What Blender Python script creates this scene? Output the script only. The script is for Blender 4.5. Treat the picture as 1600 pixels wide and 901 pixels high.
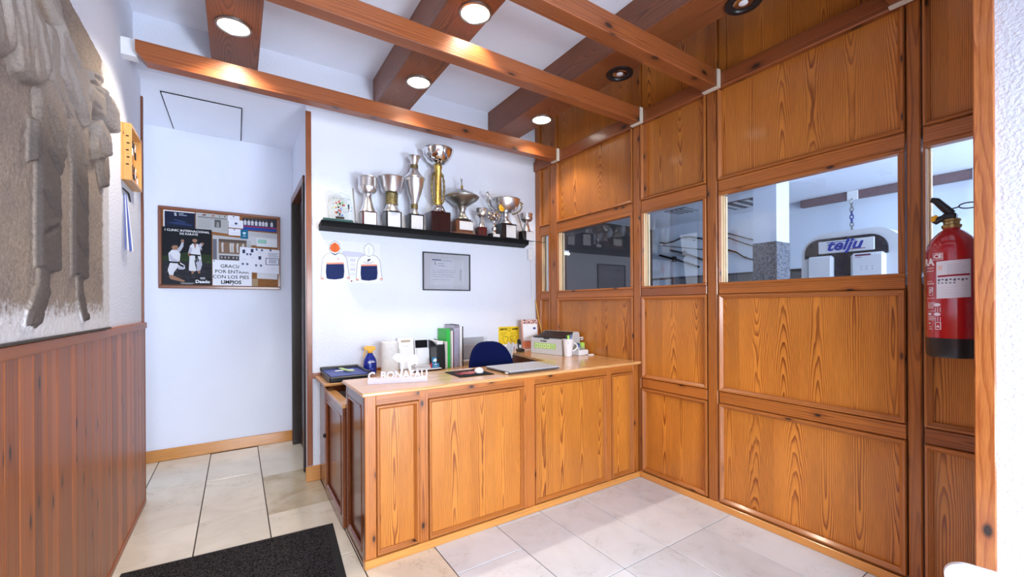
import bpy, bmesh, math, random
import numpy as np
from mathutils import Vector, Matrix
random.seed(7)
PI = math.pi
for o in list(bpy.data.objects): bpy.data.objects.remove(o)
S = bpy.context.scene
COL = S.collection

# ------------------------------------------------------------------ camera
cam = bpy.data.objects.new('camera', bpy.data.cameras.new('camera')); COL.objects.link(cam)
cam.data.sensor_width = 36; cam.data.lens = 36*654.2/1600; cam.data.shift_y = 26.4/1600
cam.data.clip_start = .02; cam.data.clip_end = 60
YAW, ROLL = 0.58107, -0.00543
fw = Vector((math.sin(YAW), math.cos(YAW), 0))
rt = Vector((math.cos(YAW)*math.cos(ROLL), -math.sin(YAW)*math.cos(ROLL), math.sin(ROLL)))
up = rt.cross(fw)
M = Matrix((rt, up, -fw)).transposed().to_4x4(); M.translation = (0, 0, 1.5)
cam.matrix_world = M
S.camera = cam

# ------------------------------------------------------------------ exposure, world, daylight, added fills
S.view_settings.view_transform = 'Standard'; S.view_settings.look = 'None'
S.view_settings.gamma = 1; S.view_settings.use_curve_mapping = False
S.view_settings.exposure = 0.12
W = bpy.data.worlds.new('world'); S.world = W; W.use_nodes = True
bg = W.node_tree.nodes['Background']
bg.inputs[0].default_value = (.74, .84, 1, 1); bg.inputs[1].default_value = 1.0

def area(name, loc, target, sx, sy, power, color, spread=None):
    l = bpy.data.lights.new(name, 'AREA'); l.shape = 'RECTANGLE'; l.size = sx; l.size_y = sy
    l.energy = power; l.color = color
    if spread: l.spread = spread
    o = bpy.data.objects.new(name, l); COL.objects.link(o); o.location = loc
    d = Vector(target)-Vector(loc); o.rotation_euler = d.to_track_quat('-Z', 'Y').to_euler()
    return o
# daylight that comes through the glazed street front behind the camera
area('daylight_street_front', (.6, -2.85, 1.70), (.8, -.2, .05), 2.0, 1.3, 190, (.80, .89, 1), math.radians(118))
# added unseen fill aimed upwards to brighten the ceiling
area('ceiling_fill', (2.0, -2.85, .45), (.15, 2.7, 3.6), 1.0, .8, 38, (.72, .83, 1), math.radians(66))
# daylight from the windows at the near end of the gym behind the partition
area('daylight_gym_windows', (4.9, -1.3, 1.9), (5.3, 3, 1.7), 2.6, 1.9, 165, (.66, .81, 1))
# added fill in the unseen left end of the side hall, no window there
area('hall_fill', (-1.55, 4.7, 2.0), (0, 4.8, 1.7), 0.9, 1.8, 10, (.80, .87, 1))

# ------------------------------------------------------------------ materials
MATS = {}
class NT:
    def __init__(s, name):
        s.m = bpy.data.materials.new(name); s.m.use_nodes = True; s.t = s.m.node_tree
        s.p = s.t.nodes['Principled BSDF']
    def n(s, typ, ins=None, **kw):
        nd = s.t.nodes.new(typ)
        for k, v in kw.items(): setattr(nd, k, v)
        for k, v in (ins or {}).items():
            if hasattr(v, 'is_output'): s.t.links.new(v, nd.inputs[k])
            else: nd.inputs[k].default_value = v
        return nd
    def math(s, op, a, b=0.0, c=None):
        i = {0: a, 1: b}
        if c is not None: i[2] = c
        return s.n('ShaderNodeMath', i, operation=op).outputs[0]
    def mix(s, f, a, b, blend='MIX'):
        nd = s.n('ShaderNodeMix', None, data_type='RGBA', blend_type=blend)
        for k, v in ((0, f), (6, a), (7, b)):
            if hasattr(v, 'is_output'): s.t.links.new(v, nd.inputs[k])
            else: nd.inputs[k].default_value = (v if k == 0 else (*v, 1) if len(v) == 3 else v)
        return nd.outputs[2]
    def maprange(s, v, a, b, c=0.0, d=1.0):
        return s.n('ShaderNodeMapRange', {0: v, 1: a, 2: b, 3: c, 4: d}).outputs[0]
    def set(s, **kw):
        for k, v in kw.items():
            k = k.replace('_', ' ')
            if hasattr(v, 'is_output'): s.t.links.new(v, s.p.inputs[k])
            else: s.p.inputs[k].default_value = v
    def bump(s, h, strength, dist):
        b = s.n('ShaderNodeBump', {'Height': h, 'Strength': strength, 'Distance': dist})
        s.t.links.new(b.outputs[0], s.p.inputs['Normal'])

def plain(name, col, rough=.5, metal=0, var=.06, scale=30, bump=0, bscale=80, coat=0, **kw):
    q = NT(name); oc = q.n('ShaderNodeTexCoord').outputs['Object']
    nz = q.n('ShaderNodeTexNoise', {'Vector': oc, 'Scale': scale, 'Detail': 3}).outputs[0]
    f = q.maprange(nz, .3, .7, 1-var, 1+var)
    c = q.n('ShaderNodeVectorMath', {0: col, 'Scale': f}, operation='SCALE').outputs[0]
    q.set(Base_Color=c, Roughness=rough, Metallic=metal, Coat_Weight=coat, Coat_Roughness=.08)
    for k, v in kw.items(): q.set(**{k: v})
    if bump:
        nb = q.n('ShaderNodeTexNoise', {'Vector': oc, 'Scale': bscale, 'Detail': 3}).outputs[0]
        q.bump(nb, 1, bump)
    MATS[name] = q.m; return q.m

def wood(name, light, dark, w=.19, ring=.014, amp=.14, vf=.8, knots=.5, rough=.3, coat=.5, lines=.8, tint=.10, kcol=(.03, .012, .006), fibre=.16, kf=(5, 2.6), dense=3.0):
    q = NT(name)
    sep = q.n('ShaderNodeSeparateXYZ', {0: q.n('ShaderNodeUVMap', uv_map='UVMap').outputs[0]})
    u, v = sep.outputs[0], sep.outputs[1]
    us = q.math('DIVIDE', u, w); fl = q.math('FLOOR', us)
    wn = q.n('ShaderNodeTexWhiteNoise', {'W': fl}, noise_dimensions='1D')
    rnd = wn.outputs['Value']
    cu = q.math('MULTIPLY', q.math('SUBTRACT', q.math('FRACT', us), .5), w)
    cu = q.math('ADD', cu, q.math('MULTIPLY', q.math('SUBTRACT', rnd, .5), w*.35))
    nd = q.n('ShaderNodeTexNoise', {'W': q.math('ADD', q.math('MULTIPLY', v, vf), q.math('MULTIPLY', rnd, 91.7)), 'Scale': 1, 'Detail': 1.5}, noise_dimensions='1D').outputs[0]
    d = q.math('MULTIPLY', q.math('SUBTRACT', nd, .5), amp*2)
    cv = q.n('ShaderNodeCombineXYZ', {0: q.math('MULTIPLY', u, 26), 1: q.math('MULTIPLY', v, 3.2), 2: q.math('MULTIPLY', rnd, 33)}).outputs[0]
    wob = q.n('ShaderNodeTexNoise', {'Vector': cv, 'Scale': 1, 'Detail': 2}).outputs[0]
    r = q.math('SQRT', q.math('ADD', q.math('MULTIPLY', cu, cu), q.math('MULTIPLY', d, d)))
    r = q.math('ADD', r, q.math('MULTIPLY', wob, ring*.9))
    # rings crowd together away from the heart of each veneer leaf
    ph = q.math('MULTIPLY', q.math('ADD', q.math('MULTIPLY', r, .75), q.math('MULTIPLY', q.math('MULTIPLY', r, r), dense)), 1/ring)
    rings = q.math('FRACT', ph)
    ramp = q.n('ShaderNodeValToRGB', {0: rings})
    e = ramp.color_ramp.elements
    e[0].position = 0; e[0].color = (.0, 0, 0, 1); e[1].position = .5; e[1].color = (.22, .22, .22, 1)
    for p, c in ((.80, .95), (.90, 1), (.97, .1)):
        x = e.new(p); x.color = (c, c, c, 1)
    cf = q.n('ShaderNodeCombineXYZ', {0: q.math('MULTIPLY', u, 420), 1: q.math('MULTIPLY', v, 9)}).outputs[0]
    fib = q.n('ShaderNodeTexNoise', {'Vector': cf, 'Scale': 1, 'Detail': 2}).outputs[0]
    line = q.math('MULTIPLY', ramp.outputs[0], lines)
    # line strength wanders so that some bands are faint
    cs = q.n('ShaderNodeCombineXYZ', {0: q.math('MULTIPLY', u, 9), 1: q.math('MULTIPLY', v, 1.5), 2: q.math('MULTIPLY', fl, 3.1)}).outputs[0]
    fade = q.maprange(q.n('ShaderNodeTexNoise', {'Vector': cs, 'Scale': 1, 'Detail': 1}).outputs[0], .3, .65, .5, 1)
    line = q.math('MULTIPLY', line, fade)
    c = q.mix(line, light, dark)
    t = q.math('ADD', q.maprange(fib, .25, .75, 1-fibre, 1+fibre), q.math('MULTIPLY', q.math('SUBTRACT', wn.outputs['Value'], .5), tint*2))
    oi = q.n('ShaderNodeObjectInfo').outputs['Random']
    t = q.math('MULTIPLY', t, q.maprange(oi, 0, 1, 1-tint*.7, 1+tint*.7))
    c = q.n('ShaderNodeVectorMath', {0: c, 'Scale': t}, operation='SCALE').outputs[0]
    if knots:
        ck = q.n('ShaderNodeCombineXYZ', {0: q.math('MULTIPLY', u, kf[0]), 1: q.math('ADD', q.math('MULTIPLY', v, kf[1]), q.math('MULTIPLY', oi, 7))}).outputs[0]
        vo = q.n('ShaderNodeTexVoronoi', {'Vector': ck, 'Scale': 1}, voronoi_dimensions='2D')
        kd = q.math('ADD', vo.outputs['Distance'], q.math('MULTIPLY', wob, .03))
        on = q.math('GREATER_THAN', q.n('ShaderNodeSeparateColor', {0: vo.outputs['Color']}).outputs[0], 1-knots)
        k = q.math('MULTIPLY', q.maprange(kd, .06, .115, 1, 0), on)
        halo = q.math('MULTIPLY', q.maprange(kd, .09, .26, .5, 0), on)
        c = q.mix(halo, c, dark); c = q.mix(k, c, kcol)
    q.set(Base_Color=c, Roughness=q.maprange(fib, .2, .8, rough-.05, rough+.08), Coat_Weight=coat, Coat_Roughness=.12)
    q.bump(ramp.outputs[0], .12, .002)
    MATS[name] = q.m; return q.m

PANEL = wood('pine_veneer', (.60, .215, .030), (.21, .046, .006), w=.19, ring=.0150, amp=.15, vf=.36, knots=0, dense=9.0, fibre=.20, lines=1.0, coat=.18, rough=.34)
FRAME = wood('pine_frame', (.47, .150, .025), (.17, .038, .007), w=.11, ring=.012, amp=.05, vf=.5, knots=.34, lines=.8, coat=.2, rough=.36, kf=(8, 4))
FRAMED = wood('pine_frame_dark', (.36, .105, .022), (.10, .022, .007), w=.10, ring=.009, amp=.06, vf=.9, knots=.4, lines=.9, coat=.3, kf=(8, 5))
MOULD = wood('pine_moulding', (.45, .150, .030), (.19, .048, .010), w=.06, ring=.010, amp=.03, vf=.4, knots=.2, lines=.6, coat=.25, rough=.34, kf=(10, 4))
TOPW = wood('counter_top_varnish', (.70, .38, .15), (.48, .20, .06), w=.14, ring=.016, amp=.10, vf=.6, knots=.1, rough=.16, coat=.35, lines=.6)
BASEW = wood('pale_pine_base', (.64, .28, .065), (.40, .13, .022), w=.06, ring=.012, amp=.03, vf=.4, knots=.10, lines=.6)
BEAMW = wood('beam_pine', (.28, .078, .020), (.115, .026, .008), w=.12, ring=.016, amp=.05, vf=.5, knots=.55, rough=.36, coat=.2, lines=.7, kf=(5, 2.6))
BOXW = wood('light_box_veneer', (.25, .078, .024), (.085, .022, .008), w=.17, ring=.016, amp=.13, vf=.8, knots=0, rough=.4, coat=.15, lines=.8)
WAIN = wood('wainscot_pine', (.37, .108, .026), (.17, .040, .011), w=.12, ring=.018, amp=.06, vf=.4, knots=.35, rough=.40, coat=.06, lines=.55, tint=.24, kf=(9, 3))
DARKW = wood('dark_stained_trim', (.20, .055, .020), (.08, .020, .008), w=.07, ring=.010, amp=.03, vf=.4, knots=.1, rough=.35, coat=.3, lines=.6)
SIDEW = wood('counter_side_veneer', (.22, .060, .018), (.10, .022, .008), w=.16, ring=.014, amp=.12, vf=.8, knots=.1, rough=.2, coat=.35, lines=.6)
PALEW = wood('pale_raw_pine', (.78, .58, .34), (.60, .38, .18), w=.05, ring=.010, amp=.02, vf=.3, knots=.05, rough=.45, coat=.1, lines=.5)
KEYW = wood('key_box_pine', (.70, .36, .10), (.45, .17, .04), w=.05, ring=.010, amp=.02, vf=.3, knots=.25, rough=.4, coat=.2, lines=.5, kf=(12, 6))
PILLW = wood('post_pine', (.56, .19, .050), (.30, .060, .013), w=.20, ring=.03, amp=.16, vf=.9, knots=.25, rough=.25, coat=.6, lines=.75)

def plaster(name, col, bscale=70, bd=.004, rough=.75):
    q = NT(name); oc = q.n('ShaderNodeNewGeometry').outputs['Position']
    n1 = q.n('ShaderNodeTexNoise', {'Vector': oc, 'Scale': bscale, 'Detail': 2, 'Roughness': .55}).outputs[0]
    n2 = q.n('ShaderNodeTexNoise', {'Vector': oc, 'Scale': 1.3, 'Detail': 2}).outputs[0]
    f = q.maprange(n2, .3, .7, .975, 1.02)
    q.set(Base_Color=q.n('ShaderNodeVectorMath', {0: col, 'Scale': f}, operation='SCALE').outputs[0], Roughness=rough, Specular_IOR_Level=.3)
    q.bump(q.maprange(n1, .35, .7), .55, bd)
    MATS[name] = q.m; return q.m
WALLP = plaster('white_stipple_plaster', (.755, .785, .875))
CEILP = plaster('ceiling_plaster', (.86, .89, .98), 110, .003)
HALLP = plaster('hall_plaster', (.74, .765, .87), 110, .002)
GYMP = plaster('gym_plaster', (.70, .76, .88), 40, .001)

def tile_mat(name, c1, c2, vein):
    q = NT(name); oc = q.n('ShaderNodeNewGeometry').outputs['Position']
    oi = q.n('ShaderNodeObjectInfo').outputs['Random']
    off = q.n('ShaderNodeVectorMath', {0: oc, 1: q.n('ShaderNodeCombineXYZ', {0: q.math('MULTIPLY', oi, 40), 1: q.math('MULTIPLY', oi, 17)}).outputs[0]}, operation='ADD').outputs[0]
    n1 = q.n('ShaderNodeTexNoise', {'Vector': off, 'Scale': 4, 'Detail': 5, 'Distortion': .8}).outputs[0]
    n2 = q.n('ShaderNodeTexNoise', {'Vector': off, 'Scale': 2.2, 'Detail': 6, 'Roughness': .7, 'Distortion': 1.2}).outputs[0]
    ve = q.maprange(q.math('ABSOLUTE', q.math('SUBTRACT', n2, .5)), 0, .012, .55, 0)
    ve = q.math('MULTIPLY', ve, q.maprange(n1, .45, .65, 0, 1))
    c = q.mix(q.maprange(n1, .3, .7), c1, c2)
    c = q.n('ShaderNodeVectorMath', {0: c, 'Scale': q.maprange(oi, 0, 1, .93, 1.04)}, operation='SCALE').outputs[0]
    c = q.mix(ve, c, vein)
    q.set(Base_Color=c, Roughness=q.maprange(n1, .3, .7, .16, .26), Specular_IOR_Level=.5)
    MATS[name] = q.m; return q.m
TILEM = tile_mat('cream_marble', (.80, .72, .59), (.70, .62, .50), (.34, .28, .20))
TILEW = tile_mat('pale_marble', (.70, .73, .775), (.62, .64, .675), (.40, .37, .34))
TILED = tile_mat('stained_marble', (.60, .52, .38), (.42, .32, .18), (.20, .13, .07))
GROUT = plain('dark_grout', (.06, .05, .042), .9)
BLACK = plain('black_plastic', (.012, .012, .014), .35)
BLACKM = plain('black_matt', (.006, .006, .007), .6, Specular_IOR_Level=.08)
WHITE = plain('white_plastic', (.80, .80, .82), .35, var=.02)
PAPER = plain('white_paper', (.80, .81, .84), .7, var=.02)
GREYP = plain('grey_plastic', (.52, .53, .55), .4, var=.03)
SILV = plain('brushed_silver', (.70, .70, .71), .30, 1, var=.05, scale=12)
PEWT = plain('dull_pewter', (.36, .35, .32), .38, 1, var=.08, scale=20)
CHROME = plain('polished_chrome', (.75, .75, .76), .06, 1, var=.01)
GOLD = plain('chased_gold', (.62, .43, .12), .28, 1, var=.25, scale=90, bump=.004, bscale=120)
GOLDB = plain('dark_chased_band', (.20, .16, .07), .4, .8, var=.6, scale=110, bump=.004, bscale=120)
MARB = plain('black_stone_base', (.012, .012, .013), .15, var=.3)
REDB = plain('oxblood_base', (.07, .012, .012), .22, var=.2, coat=.4)
BURG = plain('dark_wine_base', (.022, .006, .006), .22, var=.2, coat=.4)
BROWNB = plain('brown_trophy_base', (.10, .035, .015), .3, var=.2, coat=.4)
PLAQ = plain('silver_plaque', (.62, .62, .64), .35, .15, var=.06, scale=160)
BLUEF = plain('navy_fabric', (.003, .007, .055), .9, var=.10, scale=200, bump=.001, bscale=400, Specular_IOR_Level=.1)
REDP = plain('red_enamel', (.42, .006, .012), .16, var=.05, coat=.8)
BRASS = plain('brass_fitting', (.40, .28, .12), .35, 1)
ALU = plain('laptop_aluminium', (.50, .51, .56), .42, .25, var=.02)
MATB = plain('mat_pile', (.030, .026, .027), .95, var=1.6, scale=150, bump=.004, bscale=200, Specular_IOR_Level=.1)
RUBB = plain('black_rubber', (.010, .009, .009), .7)
YELB = plain('yellow_trigger', (.85, .42, .01), .35, var=.03)
BLUB = plain('blue_bottle', (.010, .022, .26), .22, var=.05)
BLUT = plain('blue_tray', (.018, .040, .27), .4, var=.04)
GRNB = plain('green_folder', (.02, .42, .05), .4, var=.05)
CLRP = plain('clear_plastic', (.80, .82, .86), .12, var=.01, Transmission_Weight=.75, IOR=1.2, Alpha=.75)
ACRY = plain('clear_acrylic', (.92, .97, .95), .03, var=.0, Transmission_Weight=1.0, IOR=1.45)
FROST = plain('frosted_white_acrylic', (.80, .77, .88), .45, var=.02, Transmission_Weight=.35, IOR=1.3)
PGLASS = plain('picture_glazing', (.97, .98, 1), .02, var=0, Transmission_Weight=1.0, IOR=1.10)
KRAFT = plain('cork_board', (.26, .105, .03), .85, var=.3, scale=120)
SKINB = plain('bracket_cream', (.72, .66, .54), .5, var=.04)
GRANT = None
def granite():
    q = NT('grey_granite'); oc = q.n('ShaderNodeNewGeometry').outputs['Position']
    vo = q.n('ShaderNodeTexVoronoi', {'Vector': oc, 'Scale': 75})
    g = q.n('ShaderNodeSeparateColor', {0: vo.outputs['Color']}).outputs[0]
    q.set(Base_Color=q.mix(g, (.035, .035, .045), (.20, .20, .24)), Roughness=.25)
    return q.m
GRANT = granite()
def stone():
    q = NT('carved_stone'); g = q.n('ShaderNodeNewGeometry'); oc = g.outputs['Position']
    n1 = q.n('ShaderNodeTexNoise', {'Vector': oc, 'Scale': 3.2, 'Detail': 4}).outputs[0]
    n2 = q.n('ShaderNodeTexNoise', {'Vector': oc, 'Scale': 95, 'Detail': 4, 'Roughness': .7}).outputs[0]
    n3 = q.n('ShaderNodeTexNoise', {'Vector': oc, 'Scale': 26, 'Detail': 5, 'Roughness': .75}).outputs[0]
    s = q.n('ShaderNodeSeparateXYZ', {0: oc})
    c = q.mix(q.maprange(n1, .35, .65), (.30, .235, .180), (.225, .180, .152))
    c = q.n('ShaderNodeVectorMath', {0: c, 'Scale': q.maprange(n2, .3, .7, .70, 1.3)}, operation='SCALE').outputs[0]
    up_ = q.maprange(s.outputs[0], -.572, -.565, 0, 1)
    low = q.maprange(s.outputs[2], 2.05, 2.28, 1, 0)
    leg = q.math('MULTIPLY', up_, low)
    c = q.mix(q.math('MULTIPLY', leg, .8), c, (.062, .050, .047))  # raised legs: own darker stain, deepened further in colour for shadow contrast
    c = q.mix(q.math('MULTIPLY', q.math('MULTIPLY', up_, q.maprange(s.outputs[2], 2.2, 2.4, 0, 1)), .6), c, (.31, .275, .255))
    # whitewash splashed along the foot of the slab and down its right edge
    wz = q.math('ADD', s.outputs[2], q.math('MULTIPLY', q.math('SUBTRACT', n3, .5), .22))
    foot = q.math('MULTIPLY', q.maprange(wz, 1.46, 1.52, .92, 0), q.maprange(s.outputs[0], -.571, -.567, 1, 0))
    wy = q.math('ADD', s.outputs[1], q.math('MULTIPLY', q.math('SUBTRACT', n3, .5), .12))
    edge = q.math('MULTIPLY', q.maprange(wy, 2.93, 2.97, 0, .8), q.maprange(s.outputs[0], -.571, -.567, 1, 0))
    c = q.mix(q.math('MAXIMUM', foot, edge), c, (.66, .645, .65))
    q.set(Base_Color=c, Roughness=.85, Specular_IOR_Level=.25)
    q.bump(q.math('ADD', n2, q.math('MULTIPLY', n3, .6)), .5, .006)
    return q.m
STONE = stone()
def print_mat():
    q = NT('printed_ink'); a = q.n('ShaderNodeVertexColor', layer_name='Col').outputs[0]
    q.set(Base_Color=a, Roughness=.55, Specular_IOR_Level=.12); return q.m
PRINT = print_mat()
def emit(name, col, st):
    q = NT(name); q.set(Base_Color=(1, 1, 1, 1), Emission_Color=(*col, 1), Emission_Strength=st); return q.m
BULB = emit('lit_lamp_face', (1, .93, .82), 14)
TUBE = emit('lit_tube', (.85, .93, 1), 5)
def glass():
    q = NT('window_glass'); oc = q.n('ShaderNodeNewGeometry').outputs['Position']
    n = q.n('ShaderNodeTexNoise', {'Vector': oc, 'Scale': 60, 'Detail': 5}).outputs[0]
    q.set(Base_Color=(.97, .99, 1, 1), Roughness=0.0, IOR=1.5, Transmission_Weight=1.0)
    return q.m
GLASS = glass()

# ------------------------------------------------------------------ mesh builder
class MB:
    def __init__(s): s.v = []; s.f = []; s.g = []; s.off = []; s.col = []; s.sm = []
    def add(s, vs, fs, g='z', col=None, smooth=False, off=None):
        b = len(s.v); s.v += [tuple(v) for v in vs]
        off = off or (random.uniform(0, 40), random.uniform(0, 40))
        for f in fs:
            s.f.append([b+i for i in f]); s.g.append(g); s.off.append(off); s.col.append(col); s.sm.append(smooth)
        return s
    def box(s, x0, x1, y0, y1, z0, z1, g='z', c=0, col=None, M=None):
        lo = (min(x0, x1), min(y0, y1), min(z0, z1)); hi = (max(x0, x1), max(y0, y1), max(z0, z1))
        c = min(c, *[(hi[i]-lo[i])*.45 for i in range(3)])
        if c <= 0:
            vs = [((lo, hi)[i][0], (lo, hi)[j][1], (lo, hi)[k][2]) for i in (0, 1) for j in (0, 1) for k in (0, 1)]
            fs = [(0, 1, 3, 2), (4, 6, 7, 5), (0, 4, 5, 1), (2, 3, 7, 6), (0, 2, 6, 4), (1, 5, 7, 3)]
        else:
            vs = []; idx = {}
            for i in (0, 1):
                for j in (0, 1):
                    for k in (0, 1):
                        p = [(lo, hi)[i][0], (lo, hi)[j][1], (lo, hi)[k][2]]; sg = [1-2*i, 1-2*j, 1-2*k]
                        for a in range(3):
                            q = [p[t]+(sg[t]*c if t != a else 0) for t in range(3)]
                            idx[(i, j, k, a)] = len(vs); vs.append(q)
            fs = []
            for a in range(3):
                o1, o2 = [t for t in range(3) if t != a]
                for sd in (0, 1):
                    r = []
                    for (m, n) in ((0, 0), (1, 0), (1, 1), (0, 1)):
                        key = [0, 0, 0]; key[a] = sd; key[o1] = m; key[o2] = n; r.append(idx[(*key, a)])
                    fs.append(r)
                for m in (0, 1):
                    for n in (0, 1):
                        k0 = [0, 0, 0]; k1 = [0, 0, 0]; k0[o1] = k1[o1] = m; k0[o2] = k1[o2] = n; k0[a] = 0; k1[a] = 1
                        fs.append([idx[(*k0, o1)], idx[(*k1, o1)], idx[(*k1, o2)], idx[(*k0, o2)]])
            for i in (0, 1):
                for j in (0, 1):
                    for k in (0, 1): fs.append([idx[(i, j, k, a)] for a in range(3)])
        if M is not None: vs = [tuple(M @ Vector(v)) for v in vs]
        return s.add(vs, fs, g, col)
    def prism(s, poly, axis, a0, a1, g='z', col=None, M=None):
        n = len(poly)
        def P(p, a):
            if axis == 'x': return (a, p[0], p[1])
            if axis == 'y': return (p[0], a, p[1])
            return (p[0], p[1], a)
        vs = [P(p, a0) for p in poly]+[P(p, a1) for p in poly]
        if M is not None: vs = [tuple(M @ Vector(v)) for v in vs]
        fs = [list(range(n)), list(range(2*n-1, n-1, -1))]+[[i, (i+1) % n, n+(i+1) % n, n+i] for i in range(n)]
        return s.add(vs, fs, g, col)
    def lathe(s, prof, c=(0, 0, 0), n=32, col=None, M=None, a0=0, a1=2*PI, sx=1, sy=1):
        full = abs(a1-a0-2*PI) < 1e-6; m = n if full else n+1
        vs = []
        for r, z in prof:
            for i in range(m):
                a = a0+(a1-a0)*i/n; vs.append((c[0]+r*math.cos(a)*sx, c[1]+r*math.sin(a)*sy, c[2]+z))
        if M is not None: vs = [tuple(M @ Vector(v)) for v in vs]
        fs = []
        for j in range(len(prof)-1):
            for i in range(n):
                k = (i+1) % m
                fs.append([j*m+i, j*m+k, (j+1)*m+k, (j+1)*m+i])
        if full:
            if prof[0][0] > 1e-6: fs.append(list(range(m-1, -1, -1)))
            if prof[-1][0] > 1e-6: fs.append([(len(prof)-1)*m+i for i in range(m)])
        return s.add(vs, fs, col=col, smooth=True)
    def tube(s, pts, r, n=10, col=None, caps=True):
        pts = [Vector(p) for p in pts]; N = len(pts); rs = r if isinstance(r, (list, tuple)) else [r]*N
        t0 = (pts[1]-pts[0]).normalized(); nrm = t0.orthogonal().normalized(); vs = []
        for i, p in enumerate(pts):
            t = (pts[min(i+1, N-1)]-pts[max(i-1, 0)]).normalized()
            nrm = (nrm-t*nrm.dot(t)).normalized(); b = t.cross(nrm)
            for k in range(n):
                a = 2*PI*k/n; vs.append(p+(nrm*math.cos(a)+b*math.sin(a))*rs[i])
        fs = [[i*n+k, i*n+(k+1) % n, (i+1)*n+(k+1) % n, (i+1)*n+k] for i in range(N-1) for k in range(n)]
        if caps: fs += [list(range(n-1, -1, -1)), [(N-1)*n+k for k in range(n)]]
        return s.add(vs, fs, col=col, smooth=True)
    def ell(s, c, rx, ry, rz, n=20, m=12, col=None, M=None):
        prof = [(max(1e-5, math.sin(PI*j/m)), -math.cos(PI*j/m)) for j in range(m+1)]
        vs = [(c[0]+rx*r*math.cos(2*PI*i/n), c[1]+ry*r*math.sin(2*PI*i/n), c[2]+rz*z) for r, z in prof for i in range(n)]
        if M is not None: vs = [tuple(M @ Vector(v)) for v in vs]
        fs = [[j*n+i, j*n+(i+1) % n, (j+1)*n+(i+1) % n, (j+1)*n+i] for j in range(m) for i in range(n)]
        return s.add(vs, fs, col=col, smooth=True)
    def poly(s, pts, col=None): return s.add(pts, [list(range(len(pts)))], col=col)

def origin_of(o):
    v = Vector((0, 0, 0))
    while o: v += o.location; o = o.parent
    return v
LOCAL = set()
def mk(name, mb, mat, parent=None, label=None, cat=None, group=None, kind=None, ref=None):
    me = bpy.data.meshes.new(name)
    V = np.array(mb.v, dtype=float).reshape(-1, 3)
    o = bpy.data.objects.new(name, me)
    if parent is None:
        lo, hi = V.min(0), V.max(0); org = Vector(((lo[0]+hi[0])/2, (lo[1]+hi[1])/2, lo[2])); o.location = org
        V2 = V-np.array(org)
    else:
        o.parent = parent; root = parent
        while root.parent: root = root.parent
        V2 = V if root.name in LOCAL else V-np.array(origin_of(parent))
    me.from_pydata([tuple(v) for v in V2], [], mb.f)
    uvl = me.uv_layers.new(name='UVMap'); uv = np.zeros((len(me.loops), 2)); li = 0
    hascol = any(c is not None for c in mb.col)
    cols = np.ones((len(me.loops), 4)) if hascol else None
    for fi, f in enumerate(mb.f):
        P = V[f]; nv = np.zeros(3)
        for a in range(len(f)):
            p, q = P[a], P[(a+1) % len(f)]
            nv += np.cross(p, q)
        ax = int(np.argmax(np.abs(nv))); g = 'xyz'.index(mb.g[fi]); rest = [t for t in range(3) if t != ax]
        if g == ax: ui, vi = rest[0], rest[1]
        else: vi = g; ui = [t for t in rest if t != g][0]
        o1 = mb.off[fi]
        for k in range(len(f)):
            uv[li+k] = (P[k][ui]+o1[0]+(ax*.37), P[k][vi]+o1[1])
            if hascol and mb.col[fi] is not None: cols[li+k, :3] = mb.col[fi]
        li += len(f)
    uvl.data.foreach_set('uv', uv.ravel())
    if hascol:
        ca = me.color_attributes.new('Col', 'FLOAT_COLOR', 'CORNER'); ca.data.foreach_set('color', cols.ravel())
    bm = bmesh.new(); bm.from_mesh(me); bmesh.ops.recalc_face_normals(bm, faces=bm.faces); bm.to_mesh(me); bm.free()
    if any(mb.sm):
        me.polygons.foreach_set('use_smooth', mb.sm); me.set_sharp_from_angle(angle=math.radians(38))
    me.materials.append(mat)
    COL.objects.link(o)
    tag(o, label, cat, group, kind)
    return o
def tag(o, label=None, cat=None, group=None, kind=None):
    if label: o['label'] = label
    if cat: o['category'] = cat
    if group: o['group'] = group
    if kind: o['kind'] = kind
    return o
def thing(name, label, cat, loc, rotz=0, group=None, kind=None, local=False):
    o = bpy.data.objects.new(name, None); COL.objects.link(o); o.location = loc; o.rotation_euler = (0, 0, rotz)
    o.empty_display_size = .05
    if local or rotz: LOCAL.add(o.name)
    return tag(o, label, cat, group, kind)
def struct(name, mb, mat, label=None): return mk(name, mb, mat, None, label, None, None, 'structure')
def structE(name, loc, label=None): return thing(name, label, None, loc, kind='structure')
def B(*a, **k): return MB().box(*a, **k)
def copy_tree(o, parent=None):
    c = o.copy(); COL.objects.link(c)
    if parent: c.parent = parent
    if o.name in LOCAL: LOCAL.add(c.name)
    for ch in list(o.children): copy_tree(ch, c)
    return c

FONTS = {}
def text_mb(txt, size, mat4, depth=.0008, bold=0, align='CENTER', col=None, shear=0, xs=1.0, fn=None):
    cu = bpy.data.curves.new('t', 'FONT'); cu.body = txt; cu.size = size; cu.align_x = align; cu.align_y = 'CENTER'
    cu.extrude = depth; cu.offset = bold; cu.shear = shear; cu.resolution_u = 2
    o = bpy.data.objects.new('t', cu); COL.objects.link(o)
    dg = bpy.context.evaluated_depsgraph_get()
    me = bpy.data.meshes.new_from_object(o.evaluated_get(dg))
    mb = MB()
    vs = [Vector((v.co.x*xs, v.co.y, v.co.z)) for v in me.vertices]
    vs = [fn(v) if fn else mat4 @ v for v in vs]
    mb.add(vs, [list(p.vertices) for p in me.polygons], col=col)
    bpy.data.objects.remove(o); bpy.data.curves.remove(cu); bpy.data.meshes.remove(me)
    return mb
def face_south(x, y, z, tilt=0):     # text on a plane that faces -y
    return Matrix.Translation((x, y, z)) @ Matrix.Rotation(PI/2, 4, 'X') @ Matrix.Rotation(tilt, 4, 'Z')
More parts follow.
